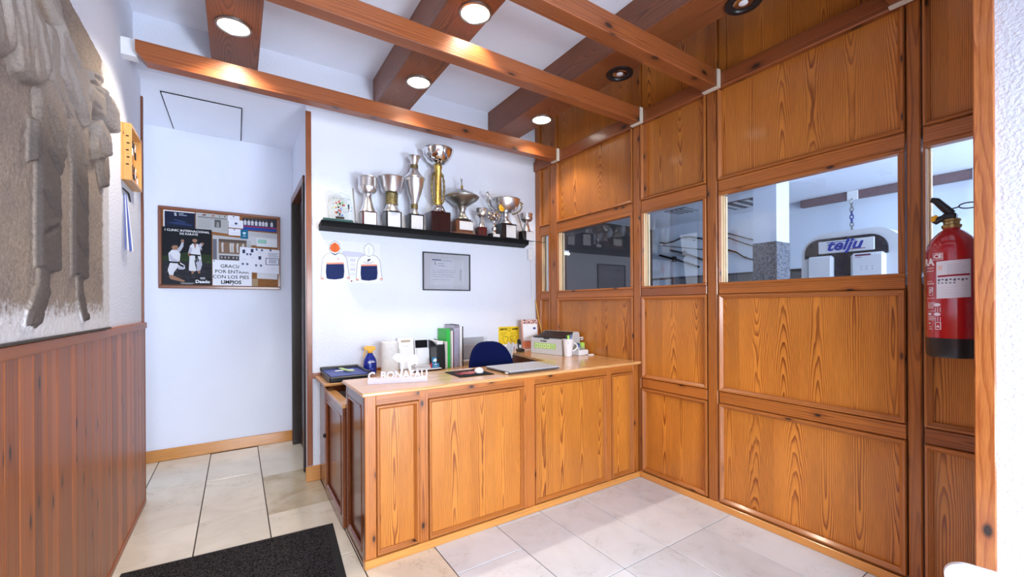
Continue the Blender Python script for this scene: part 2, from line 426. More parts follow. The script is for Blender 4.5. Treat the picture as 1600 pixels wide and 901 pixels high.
def face_west(x, y, z, tilt=0):      # text on a plane that faces -x
    return Matrix.Translation((x, y, z)) @ Matrix.Rotation(-PI/2, 4, 'Z') @ Matrix.Rotation(PI/2, 4, 'X') @ Matrix.Rotation(tilt, 4, 'Z')

# ================================================================== STRUCTURE
YB, CEIL, XW = 3.97, 3.61, 2.945
struct('wall_back', B(.505, 3.1, YB, 4.09, 0, CEIL), WALLP, 'white stippled wall behind the reception desk')
struct('wall_bulkhead', B(-.76, .505, YB, 4.09, 3.26, CEIL), WALLP, 'white bulkhead above the side hall opening')
struct('wall_left', B(-.76, -.612, -3.0, 4.25, 0, CEIL), WALLP, 'white left wall above the wooden wainscot')
struct('wall_near_right', B(2.602, 3.1, -3.0, .345, 0, CEIL), WALLP, 'white plastered wall at the right edge')
struct('ceiling', B(-.8, 3.1, -3.0, 4.09, CEIL, CEIL+.08), CEILP, 'white main ceiling above the beams')
struct('ceiling_hall', B(-1.9, .66, 4.09, 5.42, 3.26, 3.34), CEILP, 'lower white ceiling of the side hall')
struct('wall_hall_back', B(-1.9, .66, 5.30, 5.42, 0, 3.26), HALLP, 'pale blue-white end wall of the side hall')
m = MB().box(.53, .66, 4.09, 4.22, 0, 3.26).box(.53, .66, 5.16, 5.30, 0, 3.26).box(.53, .66, 4.22, 5.16, 2.66, 3.26)
struct('wall_hall_right', m, HALLP, 'white right wall of the side hall around the door')
struct('wall_hall_end', B(-1.9, -1.8, 4.25, 5.30, 0, 3.26), HALLP)
struct('wall_hall_front', B(-1.9, -.76, 4.13, 4.25, 0, 3.26), HALLP)
m = MB().box(-.8, 3.1, -3.1, -3.0, 2.35, CEIL).box(-.8, -.55, -3.1, -3.0, 0, 2.35).box(2.5, 3.1, -3.1, -3.0, 0, 2.35)
struct('wall_front', m, WALLP)

# hall door
NIGHTW = wood('near_black_door', (.030, .016, .012), (.012, .007, .006), w=.08, ring=.01, amp=.03, vf=.4, knots=0, rough=.4, coat=.1, lines=.5)
d = structE('door_1', (.53, 4.69, 0), 'dark wooden door in the right wall of the side hall')
for y0, y1 in ((4.20, 4.27), (5.11, 5.18)): mk('door_jamb', B(.50, .60, y0, y1, 0, 2.62, c=.004), NIGHTW, d)
mk('door_head', B(.50, .60, 4.20, 5.18, 2.62, 2.69, g='y', c=.004), DARKW, d)
mk('door_leaf', B(.575, .612, 4.272, 5.108, .005, 2.618, c=.003), NIGHTW, d)
# corner casing, hall and stub baseboards, corner strip
struct('trim_1', B(.497, .540, YB-.018, YB, .135, 3.175, c=.003), BEAMW, 'brown casing strip on the corner of the white wall')
struct('trim_2', B(-.618, -.598, 4.235, 4.262, 1.385, 3.12, c=.002), DARKW, 'thin dark strip on the left wall corner')
struct('baseboard_hall', B(-1.8, .53, 5.282, 5.30, 0, .115, g='x', c=.004), BASEW)
struct('baseboard_back', B(.485, .600, YB-.022, YB, 0, .128, g='x', c=.004), BASEW)
struct('trim_3', B(2.585, 2.66, .345, .405, 0, CEIL, c=.004), PILLW, 'orange wooden casing on the edge of the near right wall')

# floor: grout bed and marble tiles
fl = structE('floor', (1, 1.5, 0), 'marble tiled floor')
mk('floor_bed', B(-1.9, 3.1, -3.0, 5.42, -.08, -.004), GROUT, fl)
colx = [-1.86, -1.45, -1.04, -.64, -.23, .179, .60, 1.022, 1.469, 1.838, 2.225, 2.615, 3.0]
offy = [.2, .5, .4, 4.47, 4.45, 4.31, 4.31, 2.13, 2.42, 1.645, 1.645, 1.645]
for i in range(12):
    L = .815 if i < 7 else .775
    y0 = offy[i]; y0 -= math.ceil((y0+3.0)/L)*L
    y = y0
    while y < 5.30:
        a, b = max(y, -3.0), min(y+L, 5.30)
        vis = b > .6 and not (i < 3 and a < 4.0)
        if b-a > .05 and (vis or a > -3) and not (i < 3 and b < 4.25):
            g = .0034 if (i < 7 and b > 2.2) else .0024
            mt = TILEM if (i < 7 and b > 2.2) else TILEW
            if i == 5 and 3.3 < a < 3.6: mt = TILED
            mk('tile', B(colx[i]+g, colx[i+1]-g, a+g, b-g, -.012, random.uniform(-.0006, .0003), c=.0012), mt, fl)
        y += L

# left wainscot: boards, cap, skirting
wn = structE('wall_wainscot', (-.6, 1.5, 0), 'reddish tongue and groove wainscot on the left wall')
edges = [4.25-.126*k for k in range(14)]   # 4.25 .. 2.61
edges += [2.554, 2.379, 2.26, 2.144, 2.032, 1.925]
while edges[-1] > .9: edges.append(edges[-1]-.118)
for k in range(len(edges)-1):
    y1, y0 = edges[k], edges[k+1]
    mk('board', B(-.612, -.597, y0+.0012, y1-.0012, .03, 1.342, c=.0035), WAIN, wn)
mk('board_wide', B(-.612, -.5975, -3.0, edges[-1]-.001, .03, 1.342, c=.003), WAIN, wn)
mk('cap_rail', B(-.612, -.583, -3.0, 4.262, 1.338, 1.386, g='y', c=.006), WAIN, wn)
mk('skirting', B(-.612, -.590, -3.0, 4.25, 0, .034, g='y', c=.003), WAIN, wn)
mk('end_strip', B(-.618, -.594, 4.25, 4.266, 0, 1.338, c=.003), DARKW, wn)
for o in wn.children:
    pass

# right partition: posts, rails, mouldings, veneer panels
wr = structE('wall_right', (XW, 1.8, 0), 'orange pine partition of posts, rails and veneer panels')
posts = [(3.885, 3.97), (3.578, 3.692), (2.430, 2.516), (1.733, 1.818), (.640, .702)]
for y0, y1 in posts:
    mk('post', B(XW-.006, XW+.10, y0+.004, y1-.004, 0, CEIL, c=.005), FRAME, wr)
bays = [(3.692, 3.885), (2.516, 3.578), (1.818, 2.430), (.702, 1.733), (-.45, .640)]
def moulding(y0, y1, z0, z1, w=.03, x0=XW-.004, x1=XW+.03, sides='LRTB'):
    # mitred bevelled strips around a panel
    def strip(a, b, horiz, zc, inner):
        pass
    xf, xb = x0, x1
    for sd in sides:
        if sd == 'B': P = [(y0, z0), (y1, z0), (y1-w, z0+w), (y0+w, z0+w)]; g = 'y'
        if sd == 'T': P = [(y0, z1), (y0+w, z1-w), (y1-w, z1-w), (y1, z1)]; g = 'y'
        if sd == 'L': P = [(y1, z0), (y1, z1), (y1-w, z1-w), (y1-w, z0+w)]; g = 'z'
        if sd == 'R': P = [(y0, z0), (y0+w, z0+w), (y0+w, z1-w), (y0, z1)]; g = 'z'
        outer, inner = [0, 1], [2, 3]
        if sd in 'T': outer, inner = [0, 3], [2, 1]
        if sd in 'R': outer, inner = [0, 3], [2, 1]
        # section: flat at the wall side, domed towards the room, falling to the panel
        o0, o1 = Vector(P[outer[0]]), Vector(P[outer[1]]); i1, i0 = Vector(P[inner[0]]), Vector(P[inner[1]])
        m0, m1 = o0.lerp(i0, .45), o1.lerp(i1, .45); n0, n1 = o0.lerp(i0, .12), o1.lerp(i1, .12)
        rows = [(xb, o0, o1), (xf, o0, o1), (xf-.010, n0, n1), (xf-.010, m0, m1), (xf+.006, i0, i1), (xb, i0, i1)]
        vs = []; fs = []
        for x, p, q in rows: vs += [(x, p[0], p[1]), (x, q[0], q[1])]
        for k in range(len(rows)-1): fs.append([2*k, 2*k+1, 2*k+3, 2*k+2])
        fs += [[0, 2, 4, 6, 8, 10], [1, 3, 5, 7, 9, 11]]
        mk('moulding', MB().add(vs, fs, g), MOULD, wr)
G = .004
for bi, (y0, y1) in enumerate(bays):
    narrow = bi == 0
    a, b = y0+G, y1-G
    # upper clerestory panel, upper panel
    mk('panel', B(XW+.018, XW+.04, a, b, 3.17, CEIL), PANEL, wr)
    mk('panel', B(XW+.018, XW+.04, a, b, 2.40, 3.07), PANEL, wr)
    moulding(a, b, 2.405, 3.075, .026 if not narrow else .018, sides='LRB')
    if bi in (2,): mk('stile', B(XW+.0, XW+.02, b-.062, b-.026, 2.43, 3.06), FRAME, wr)
    # rails
    mk('rail', B(XW-.002, XW+.09, a, b, 2.318, 2.402, g='y', c=.003), FRAME, wr)
    mk('rail', B(XW-.002, XW+.09, a, b, 1.575, 1.641, g='y', c=.003), FRAMED if bi == 2 else FRAME, wr)
    mk('rail', B(XW-.002, XW+.06, a, b, .782, .862, g='y', c=.003), FRAMED if bi in (4,) else FRAME, wr)
    # middle and lower panels
    mk('panel', B(XW+.018, XW+.04, a, b, .87, 1.575), PANEL, wr)
    moulding(a, b, .866, 1.573, .03 if not narrow else .022)
    mk('panel', B(XW+.018, XW+.04, a, b, .06, .78), PANEL, wr)
    moulding(a, b, .062, .778, .03 if not narrow else .022)
# cornice rail below the beams, dark gap and skirting at the floor
mk('cornice', B(XW-.032, XW+.02, -.45, 3.965, 3.062, 3.172, g='y', c=.006), BEAMW, wr)
mk('gym_side_lining', MB().box(XW+.04, XW+.10, -.45, 3.97, 0, 1.60, g='z').box(XW+.04, XW+.10, -.45, 3.97, 2.37, CEIL), WHITE, wr)
struct('baseboard_right', B(XW-.015, XW+.02, -.45, 2.452, 0, .05, g='y', c=.003), BASEW, 'pale orange skirting along the pine partition')
# end of partition behind the near wall, outer box
struct('wall_partition_end', B(3.05, 3.10, 3.90, 4.4, 0, CEIL), GYMP)

# windows in the partition
wz0, wz1 = 1.641, 2.318
for n, (y0, y1) in enumerate(bays):
    a, b = y0+G, y1-G
    w = structE('window_%d' % (n+1), (XW, (a+b)/2, wz0),
                ['narrow pine window beside the white back wall', 'pine window left of the middle bay, reflecting the trophies', 'small pine window with staffs on the wall behind', 'widest pine window with the white machine behind it', 'pine window behind the fire extinguisher'][n])
    lw = .010
    mk('window_frame', B(XW-.008, XW+.05, a, b, wz0, wz0+.018, g='y', c=.004), FRAME, w)
    mk('window_frame', B(XW-.008, XW+.05, a, b, wz1-.022, wz1, g='y', c=.004), FRAME, w)
    mk('window_frame', B(XW-.008, XW+.05, a, a+.028, wz0+.018, wz1-.022, c=.004), FRAME, w)
    mk('window_frame', B(XW-.006, XW+.02, b-lw, b, wz0+.018, wz1-.022, c=.002), FRAME, w)
    # pale jamb strips seen in the reveal
    for k, (xa, xb2, t) in enumerate(((XW+.021, XW+.040, .012), (XW+.042, XW+.058, .020), (XW+.076, XW+.098, .016))):
        mk('jamb_strip', B(xa, xb2, b-t, b, wz0+.018, wz1-.022, c=.002), PALEW, w)
    mk('pane', B(XW+.060, XW+.066, a+.008, b-.004, wz0+.004, wz1-.004), GLASS, w)

# ================================================================== BEAMS, LIGHT BOXES, LAMPS
def lab(seq, i): return seq[i]
beams = [('front', 3.50, 3.59, -.53), ('b', 2.388, 2.482, -.60), ('c', 1.700, 1.806, -.60), ('d', .640, .748, -.60)]
blabs = ['knotty ceiling beam nearest the white back wall, free left end',
         'ceiling beam second from the back wall, crossing above the desk',
         'ceiling beam third from the back wall, bracket above the middle bay',
         'ceiling beam nearest the viewer, bracket above the widest window']
for k, (nm, y0, y1, x0) in enumerate(beams):
    bt = thing('ceiling_beam', blabs[k], 'beam', ((x0+2.9)/2, (y0+y1)/2, 3.065), group='cross beams under the ceiling')
    if k == 0:
        P = [(x0+.05, 3.065), (2.910, 3.065), (2.910, 3.19), (x0, 3.19), (x0, 3.12)]
        mk('beam_body', MB().prism(P, 'y', y0, y1, g='x'), BEAMW, bt)
    else: mk('beam_body', B(x0-.01, 2.910, y0, y1, 3.065, 3.19, g='x', c=.006), BEAMW, bt)
    m = MB().box(2.878, 2.912, y0-.012, y1+.004, 3.055, 3.064).box(2.878, 2.912, y0-.012, y0-.003, 3.064, 3.185)
    mk('end_bracket', m, SKINB, bt, label='cream metal end bracket')
struct('trim_4', B(-.612, -.535, 3.592, 3.67, 3.12, 3.23), WHITE, 'white block carrying the left beam end')

boxes = [(-.152, .144), (1.07, 1.365), (2.305, 2.605)]
bl = ['left veneered light box running towards the viewer', 'middle veneered light box under the ceiling', 'right veneered light box beside the pine partition']
for k, (x0, x1) in enumerate(boxes):
    t = thing('light_box', bl[k], 'light box', ((x0+x1)/2, 1.5, 3.34), group='veneered light boxes')
    mk('side_board', B(x0, x0+.016, -.6, 3.968, 3.356, CEIL-.001, g='y'), BOXW, t)
    mk('side_board', B(x1-.016, x1, -.6, 3.968, 3.356, CEIL-.001, g='y'), BOXW, t)
    mk('bottom_board', B(x0, x1, -.6, 3.968, 3.34, 3.356, g='y', c=.002), BOXW, t)

def downlight(x, y, lit, label, power=0, grp='recessed downlights', cone=104):
    z = 3.34
    t = thing('downlight', label, 'lamp', (x, y, z-.012), group=grp)
    ri = .084 if lit else .066
    mk('trim_ring', MB().lathe([(ri, -.004), (ri+.006, -.013), (.103, -.010), (.105, 0), (ri, 0)], (x, y, z), 40), PEWT if lit else BLACK, t)
    if lit:
        mk('lamp_face', MB().lathe([(1e-4, -.010), (.055, -.012), (.086, -.007), (.086, -.001), (1e-4, -.001)], (x, y, z), 32), BULB, t, label='glowing lamp face')
        l = bpy.data.lights.new('downlight_lamp', 'SPOT'); l.energy = power; l.color = (1, .87, .70); l.shadow_soft_size = .05
        l.spot_size = math.radians(cone); l.spot_blend = .5
        o = bpy.data.objects.new('downlight_lamp', l); COL.objects.link(o); o.parent = t; o.location = (0, 0, -.015)
    else:
        mk('lamp_face', MB().lathe([(1e-4, -.003), (.022, -.004), (.042, -.0075), (.055, -.004), (.066, -.003), (.066, -.001), (1e-4, -.001)], (x, y, z), 32), CHROME, t, label='unlit chrome reflector')
        mk('glass_bulb', MB().lathe([(1e-4, -.014), (.018, -.012), (.026, -.0065), (.026, -.004), (1e-4, -.004)], (x, y, z), 20), WHITE, t)
PW = 46
downlight(-.01, 3.29, True, 'lit downlight in the left light box', 90, cone=122)
downlight(1.26, 2.32, True, 'lit downlight in the middle light box, nearer the viewer', PW)
downlight(1.255, 3.29, True, 'lit downlight in the middle light box, nearer the back wall', PW)
downlight(2.53, 3.30, True, 'lit downlight in the right light box beside the corner', PW)
downlight(2.555, 2.31, False, 'unlit black-ringed downlight below the third beam from back')
downlight(2.59, 1.355, False, 'unlit black-ringed downlight nearest the top edge')

# hatch in the hall ceiling
ht = thing('ceiling_hatch', 'white square access hatch with dark joint in the hall ceiling', 'hatch', (-.235, 4.84, 3.245))
mk('hatch_panel', B(-.508, .038, 4.415, 5.25, 3.250, 3.2598), CEILP, ht)
m = MB()
for q in ((-.516, -.510, 4.409, 5.256), (.040, .046, 4.409, 5.256)): m.box(*q, 3.2535, 3.2598)
for q in ((-.516, .046, 4.406, 4.412), (-.516, .046, 5.253, 5.259)): m.box(*q, 3.2530, 3.2594)
mk('hatch_joint', m, BLACKM, ht)

# ================================================================== RECEPTION COUNTER
rc = thing('reception_counter', 'glossy orange pine reception counter with panelled front and L-shaped top', 'counter', (1.77, 2.455, 0))
FY = 2.455
ZT0, ZT1 = .985, 1.007
mk('worktop', B(.583, 2.938, 2.425, 2.965, ZT0, ZT1, g='x', c=.006), TOPW, rc)
mk('return_top', MB().prism([(2.29, 2.966), (2.938, 2.966), (2.938, 3.955), (2.47, 3.955)], 'z', ZT0, ZT1, g='y'), TOPW, rc, label='return worktop along the pine partition')
mk('return_side', MB().prism([(2.33, 2.966), (2.345, 2.966), (2.52, 3.955), (2.505, 3.955)], 'z', 0, ZT0), SIDEW, rc)
mk('back_panel', B(.66, 2.92, 2.488, 2.500, 0, ZT0, g='x'), SIDEW, rc)
for x0, x1 in ((.605, .668), (.926, .988), (1.714, 1.806), (2.540, 2.595), (2.862, 2.925)):
    mk('stile', B(x0, x1, FY, FY+.03, .048, ZT0, c=.003), FRAME if x0 > .7 else MOULD, rc)
mk('top_rail', B(.668, 2.862, FY+.001, FY+.03, .925, ZT0, g='x', c=.002), FRAME, rc)
mk('skirting', B(.597, 2.929, FY-.012, FY+.03, 0, .048, g='x', c=.004), BASEW, rc)
def cmould(x0, x1, z0, z1, w=.03, sides='LRTB', mat=MOULD):
    for sd in sides:
        if sd == 'B': o, i, g = [(x0, z0), (x1, z0)], [(x0+w, z0+w), (x1-w, z0+w)], 'x'
        if sd == 'T': o, i, g = [(x0, z1), (x1, z1)], [(x0+w, z1-w), (x1-w, z1-w)], 'x'
        if sd == 'L': o, i, g = [(x0, z0), (x0, z1)], [(x0+w, z0+w), (x0+w, z1-w)], 'z'
        if sd == 'R': o, i, g = [(x1, z0), (x1, z1)], [(x1-w, z0+w), (x1-w, z1-w)], 'z'
        o = [Vector(p) for p in o]; i = [Vector(p) for p in i]
        rows = [(FY+.03, 0), (FY-.002, 0), (FY-.009, .15), (FY-.009, .45), (FY+.012, 1), (FY+.03, 1)]
        vs = []
        for y, t in rows:
            for k in (0, 1):
                p = o[k].lerp(i[k], t); vs.append((p[0], y, p[1]))
        fs = [[2*k, 2*k+1, 2*k+3, 2*k+2] for k in range(5)]+[[0, 2, 4, 6, 8, 10], [1, 3, 5, 7, 9, 11]]
        mk('moulding', MB().add(vs, fs, g), mat, rc)
for x0, x1 in ((.670, .924), (.990, 1.712), (1.808, 2.538), (2.597, 2.860)):
    mk('panel', B(x0, x1, FY+.016, FY+.028, .05, .925), PANEL, rc)
    cmould(x0, x1, .056, .922, sides='LRTB', w=.026)
# left end of the counter
mk('end_stile', B(.605, .632, FY+.032, FY+.075, 0, ZT0, c=.003), SIDEW, rc)
mk('end_stile', B(.605, .632, 2.905, 2.945, 0, ZT0, c=.003), SIDEW, rc)
mk('end_rail', B(.606, .632, FY+.075, 2.905, .92, ZT0, g='y', c=.003), SIDEW, rc)
mk('end_rail', B(.606, .632, FY+.075, 2.905, 0, .055, g='y', c=.003), SIDEW, rc)
mk('end_panel', B(.622, .632, FY+.075, 2.905, .055, .92), SIDEW, rc)
for q, g in (((FY+.075, FY+.100, .055, .92), 'z'), ((2.880, 2.905, .055, .92), 'z'), ((FY+.10, 2.88, .895, .92), 'y'), ((FY+.10, 2.88, .055, .08), 'y')):
    mk('end_moulding', B(.602, .622, *q, g=g, c=.008), SIDEW, rc)

# low gate between counter and the back desk
ga = thing('counter_gate', 'low dark varnished gate panel between the counter and the back desk', 'gate', (.61, 3.3, 0))
mk('gate_top', B(.585, .650, 2.968, 3.640, .815, .842, g='y', c=.003), TOPW, ga)
mk('gate_rail', B(.588, .620, 2.968, 3.640, .760, .815, g='y', c=.002), SIDEW, ga)
mk('gate_rail', B(.588, .620, 2.968, 3.640, .01, .075, g='y', c=.002), SIDEW, ga)
for y0 in (2.968, 3.590): mk('gate_stile', B(.588, .620, y0, y0+.05, .075, .760, c=.002), SIDEW, ga)
mk('gate_panel', B(.604, .618, 3.018, 3.590, .075, .760), SIDEW, ga)
for q, g in (((3.018, 3.042, .075, .76), 'z'), ((3.566, 3.59, .075, .76), 'z'), ((3.042, 3.566, .736, .76), 'y'), ((3.042, 3.566, .075, .099), 'y')):
    mk('gate_moulding', B(.584, .604, *q, g=g, c=.008), SIDEW, ga)
mk('gate_spot', MB().ell((.578, 3.615, .47), .012, .016, .018), BLACK, ga, label='small black spot')  # dark spot at the gate edge, built as a small bump

# desk along the back wall
bd = thing('back_desk', 'lower wooden desk along the white back wall', 'desk', (1.4, 3.73, 0))
ZD = .90
mk('desk_top', B(.560, 2.30, 3.50, YB-.016, .878, ZD, g='x', c=.005), TOPW, bd)
struct('trim_5', B(.535, 2.40, YB-.015, YB, .878, .925, g='x', c=.003), BEAMW, 'brown strip on the wall behind the back desk')
mk('desk_apron', B(.60, 2.28, 3.66, 3.68, .80, .878, g='x', c=.002), SIDEW, bd)
mk('desk_side', B(.600, .622, 3.66, YB-.002, 0, .878), SIDEW, bd)
mk('desk_side', B(2.20, 2.22, 3.66, YB-.002, 0, .878), SIDEW, bd)
mk('side_moulding', B(.592, .60, 3.66, 3.690, .02, .86, c=.003), FRAME, bd)
mk('side_moulding', B(.590, .60, 3.66, YB-.002, .845, .872, g='y', c=.003), SIDEW, bd)

# entrance mat
mt = thing('entrance_mat', 'dark brown ribbed entrance mat with black rubber edge', 'mat', (0, 1.6, 0))
Rm = Matrix.Translation((.546, 3.10, 0)) @ Matrix.Rotation(-.07, 4, 'Z')
mk('mat_edge', B(-1.10, 0, -3.3, 0, .0012, .0060, M=Rm, c=.002), RUBB, mt)
mk('mat_pile', B(-1.06, -.045, -3.26, -.022, .0050, .0105, M=Rm, c=.002), MATB, mt)

# ================================================================== OFFICE CHAIR
oc = thing('office_chair', 'blue fabric office chair behind the counter', 'chair', (1.93, 3.12, 0))
def pad(w, h, t, n=3.2, seg=40, dome=.25):
    out = []
    for k in range(seg):
        a = 2*PI*k/seg; ca, sa = math.cos(a), math.sin(a)
        out.append((w*abs(ca)**(2/n)*(1 if ca >= 0 else -1), h*abs(sa)**(2/n)*(1 if sa >= 0 else -1)))
    return out
m = MB(); vs = []; fs = []
prof = [(0.0, -.035), (.80, -.035), (.95, -.028), (1.0, -.008), (1.0, .012), (.95, .03), (.8, .037), (0.0, .045)]
OUT = pad(.235, .235, 0, 2.9); nn = len(OUT)
for s, yy in prof:
    for (px, pz) in OUT:
        tp = 1.0-.18*max(0, pz/.235)            # narrower towards the top
        x = px*s*tp; vs.append((1.935+x, 3.33+yy-.9*x*x+.05*((pz*s)/.235)*.6, .935+pz*s))
for j in range(len(prof)-1):
    fs += [[j*nn+i, j*nn+(i+1) % nn, (j+1)*nn+(i+1) % nn, (j+1)*nn+i] for i in range(nn)]
m.add(vs, fs, smooth=True); mk('backrest', m, BLUEF, oc)
vs = []
for s, zz in [(0, -.03), (.85, -.03), (.97, -.015), (1, .005), (.95, .03), (.8, .04), (0, .042)]:
    for (px, py) in pad(.23, .225, 0, 3): vs.append((1.935+px*s, 3.06+py*s, .55+zz))
mk('seat', MB().add(vs, [[j*nn+i, j*nn+(i+1) % nn, (j+1)*nn+(i+1) % nn, (j+1)*nn+i] for j in range(6) for i in range(nn)], smooth=True), BLUEF, oc)
mk('back_bracket', MB().tube([(1.935, 3.12, .505), (1.935, 3.34, .51), (1.935, 3.40, .56), (1.935, 3.385, .82)], .016), BLACK, oc)
mk('column', MB().lathe([(.045, .09), (.045, .12), (.028, .13), (.028, .35), (.018, .35), (.018, .505), (.09, .51), (.09, .522)], (1.935, 3.08, 0)), BLACK, oc)
for k in range(5):
    a = 2*PI*k/5+.3; ca, sa = math.cos(a), math.sin(a)
    mk('base_leg', MB().tube([(1.935+.03*ca, 3.08+.03*sa, .11), (1.935+.27*ca, 3.08+.27*sa, .075)], [.026, .016]), BLACK, oc)
    mk('caster', MB().ell((1.935+.27*ca, 3.08+.27*sa, .030), .026, .026, .030, 14, 8), BLACK, oc)

# ================================================================== TROPHY SHELF
ZS = 2.208
sh = thing('trophy_shelf', 'long black wall shelf carrying the trophies', 'shelf', (1.67, 3.88, 2.165))
mk('shelf_board', MB().prism([(.578, 3.705), (2.655, 3.705), (2.775, YB-.001), (.598, YB-.001)], 'z', 2.160, ZS-.013, g='x'), BLACKM, sh)
mk('shelf_lip', MB().prism([(.577, 3.700), (2.657, 3.700), (2.778, YB-.001), (.596, YB-.001)], 'z', ZS-.012, ZS, g='x'), BLACKM, sh)
mk('shelf_glass', B(2.66, 2.90, 3.72, YB-.002, ZS-.007, ZS-.001), ACRY, sh, label='short glass plate at the right end')

def plinth(t, x0, x1, yf, depth, h, mat, plaque=None, pm=PLAQ, taper=0, z=ZS):
    mk('plinth', B(x0, x1, yf, yf+depth, z, z+h, c=.004), mat, t)
    if plaque: mk('plaque', B(x0+plaque[0]*(x1-x0), x0+plaque[1]*(x1-x0), yf-.002, yf+.001, z+plaque[2]*h, z+plaque[3]*h), pm, t)
GT = 'trophies on the black shelf'
YF = 3.750
# 1 silver goblet on oxblood base
cx, cy = .974, 3.808
t = thing('trophy_goblet', 'straight-sided silver goblet on a red base, leftmost cup on the shelf', 'trophy', (cx, cy, ZS), group=GT)
plinth(t, .913, 1.040, YF, .12, .125, REDB, (.12, .94, .04, .92), PLAQ)
mk('foot', MB().lathe([(.070, .125), (.068, .130), (.050, .17), (.036, .23), (.030, .27), (.034, .285)], (cx, cy, ZS)), SILV, t)
mk('cup', MB().lathe([(.030, .283), (.062, .296), (.078, .325), (.080, .345), (.084, .347), (.080, .352), (.080, .425), (.084, .427), (.082, .432), (.074, .430), (.070, .34), (1e-4, .31)], (cx, cy, ZS), 40), SILV, t)
# 2 wide cup with gold band
cx = 1.188
t = thing('trophy_cup', 'wide flaring silver cup with gold band on a black base', 'trophy', (cx, cy, ZS), group=GT)
plinth(t, 1.118, 1.264, YF, .12, .150, MARB, (.12, .90, .06, .94), PLAQ)
mk('foot', MB().lathe([(.080, .15), (.078, .158), (.062, .178), (.050, .205), (.050, .215)], (cx, cy, ZS)), SILV, t)
mk('band', MB().lathe([(.050, .215), (.058, .218), (.055, .225), (.055, .31), (.058, .317), (.05, .32)], (cx, cy, ZS)), GOLDB, t)
mk('cup', MB().lathe([(.05, .318), (.082, .325), (.088, .338), (.118, .455), (.124, .46), (.118, .465), (.112, .455), (.08, .345), (1e-4, .335)], (cx, cy, ZS), 40), SILV, t)
# 3 tall amphora
cx = 1.404
t = thing('trophy_vase', 'tall silver urn with slender flared neck on a black base', 'trophy', (cx, cy, ZS), group=GT)
plinth(t, 1.336, 1.476, YF, .12, .150, MARB, (.12, .92, .06, .90), PLAQ)
mk('foot', MB().lathe([(.050, .15), (.048, .158), (.034, .17), (.028, .195), (.028, .205)], (cx, cy, ZS)), SILV, t)
mk('band', MB().lathe([(.026, .204), (.033, .206), (.033, .250), (.026, .252)], (cx, cy, ZS)), GOLDB, t)
mk('urn', MB().lathe([(.028, .25), (.034, .265), (.060, .34), (.082, .42), (.093, .485), (.100, .490), (.098, .497), (.080, .512), (.052, .545), (.040, .57), (.034, .585)], (cx, cy, ZS), 40), SILV, t)
mk('neck_band', MB().lathe([(.030, .584), (.037, .586), (.037, .620), (.030, .622)], (cx, cy, ZS)), GOLDB, t)
mk('neck', MB().lathe([(.030, .62), (.033, .64), (.046, .68), (.062, .70), (.056, .700), (.040, .68), (1e-4, .65)], (cx, cy, ZS)), SILV, t)
# 4 large bowl on gold column
cx = 1.645
t = thing('trophy_bowl', 'tallest trophy, chrome bowl on a gilded column above a dark red base', 'trophy', (cx, cy, ZS), group=GT)
plinth(t, 1.547, 1.747, YF-.01, .15, .200, BURG, (.36, .94, .10, .92), BURG)
mk('foot', MB().lathe([(.075, .2), (.072, .215), (.055, .25), (.042, .268), (.034, .275)], (cx, cy, ZS)), CHROME, t)
mk('column', MB().lathe([(.040, .272), (.040, .30), (.034, .31), (.034, .62), (.040, .63), (.040, .655), (.028, .66)], (cx, cy, ZS), 24), GOLD, t)
for sx in (-1, 1):
    pts = [(cx+sx*(.034+.030*math.sin(PI*k/12)**.5), cy, ZS+.29+.30*k/12) for k in range(13)]
    mk('ornament', MB().tube(pts, [.008+.006*(k % 2) for k in range(13)], 8), GOLDB, t)
mk('bowl', MB().lathe([(.028, .655), (.060, .665), (.105, .700), (.138, .75), (.150, .80), (.158, .806), (.150, .812), (.142, .80), (.128, .755), (.09, .70), (1e-4, .675)], (cx, cy, ZS), 48), CHROME, t)
# 5 lidded dish
cx = 1.903
t = thing('trophy_dish', 'lidded pewter dish with small figure finial on a stepped brown base', 'trophy', (cx, cy, ZS), group=GT)
mk('plinth_step', B(1.765, 2.020, YF-.02, YF+.125, ZS, ZS+.018, c=.004), BROWNB, t)
plinth(t, 1.808, 2.000, YF, .12, .125, BROWNB, (.20, .98, .25, .92), PLAQ, z=ZS+.018)
mk('plinth_cap', B(1.824, 1.984, YF+.012, YF+.11, ZS+.143, ZS+.160, c=.003), BLACK, t)
mk('stem', MB().lathe([(.070, .160), (.068, .168), (.045, .190), (.030, .22), (.032, .25), (.048, .285), (.060, .30)], (cx, cy, ZS)), PEWT, t)
mk('dish', MB().lathe([(.055, .292), (.09, .315), (.15, .355), (.172, .378), (.175, .388), (.165, .396), (.11, .425), (.06, .445), (.035, .46), (.022, .468), (1e-4, .47)], (cx, cy, ZS), 48), PEWT, t)
mk('finial', MB().lathe([(.014, .466), (.012, .475), (.012, .50), (.006, .505)], (cx, cy, ZS), 14), GOLD, t)
mk('figure', MB().tube([(cx, cy, ZS+.50), (cx-.004, cy, ZS+.535), (cx-.012, cy, ZS+.575)], [.006, .007, .004], 8).tube([(cx-.003, cy, ZS+.535), (cx+.006, cy, ZS+.570)], [.005, .003], 8).ell((cx-.001, cy, ZS+.556), .006, .006, .008, 10, 8), PEWT, t)
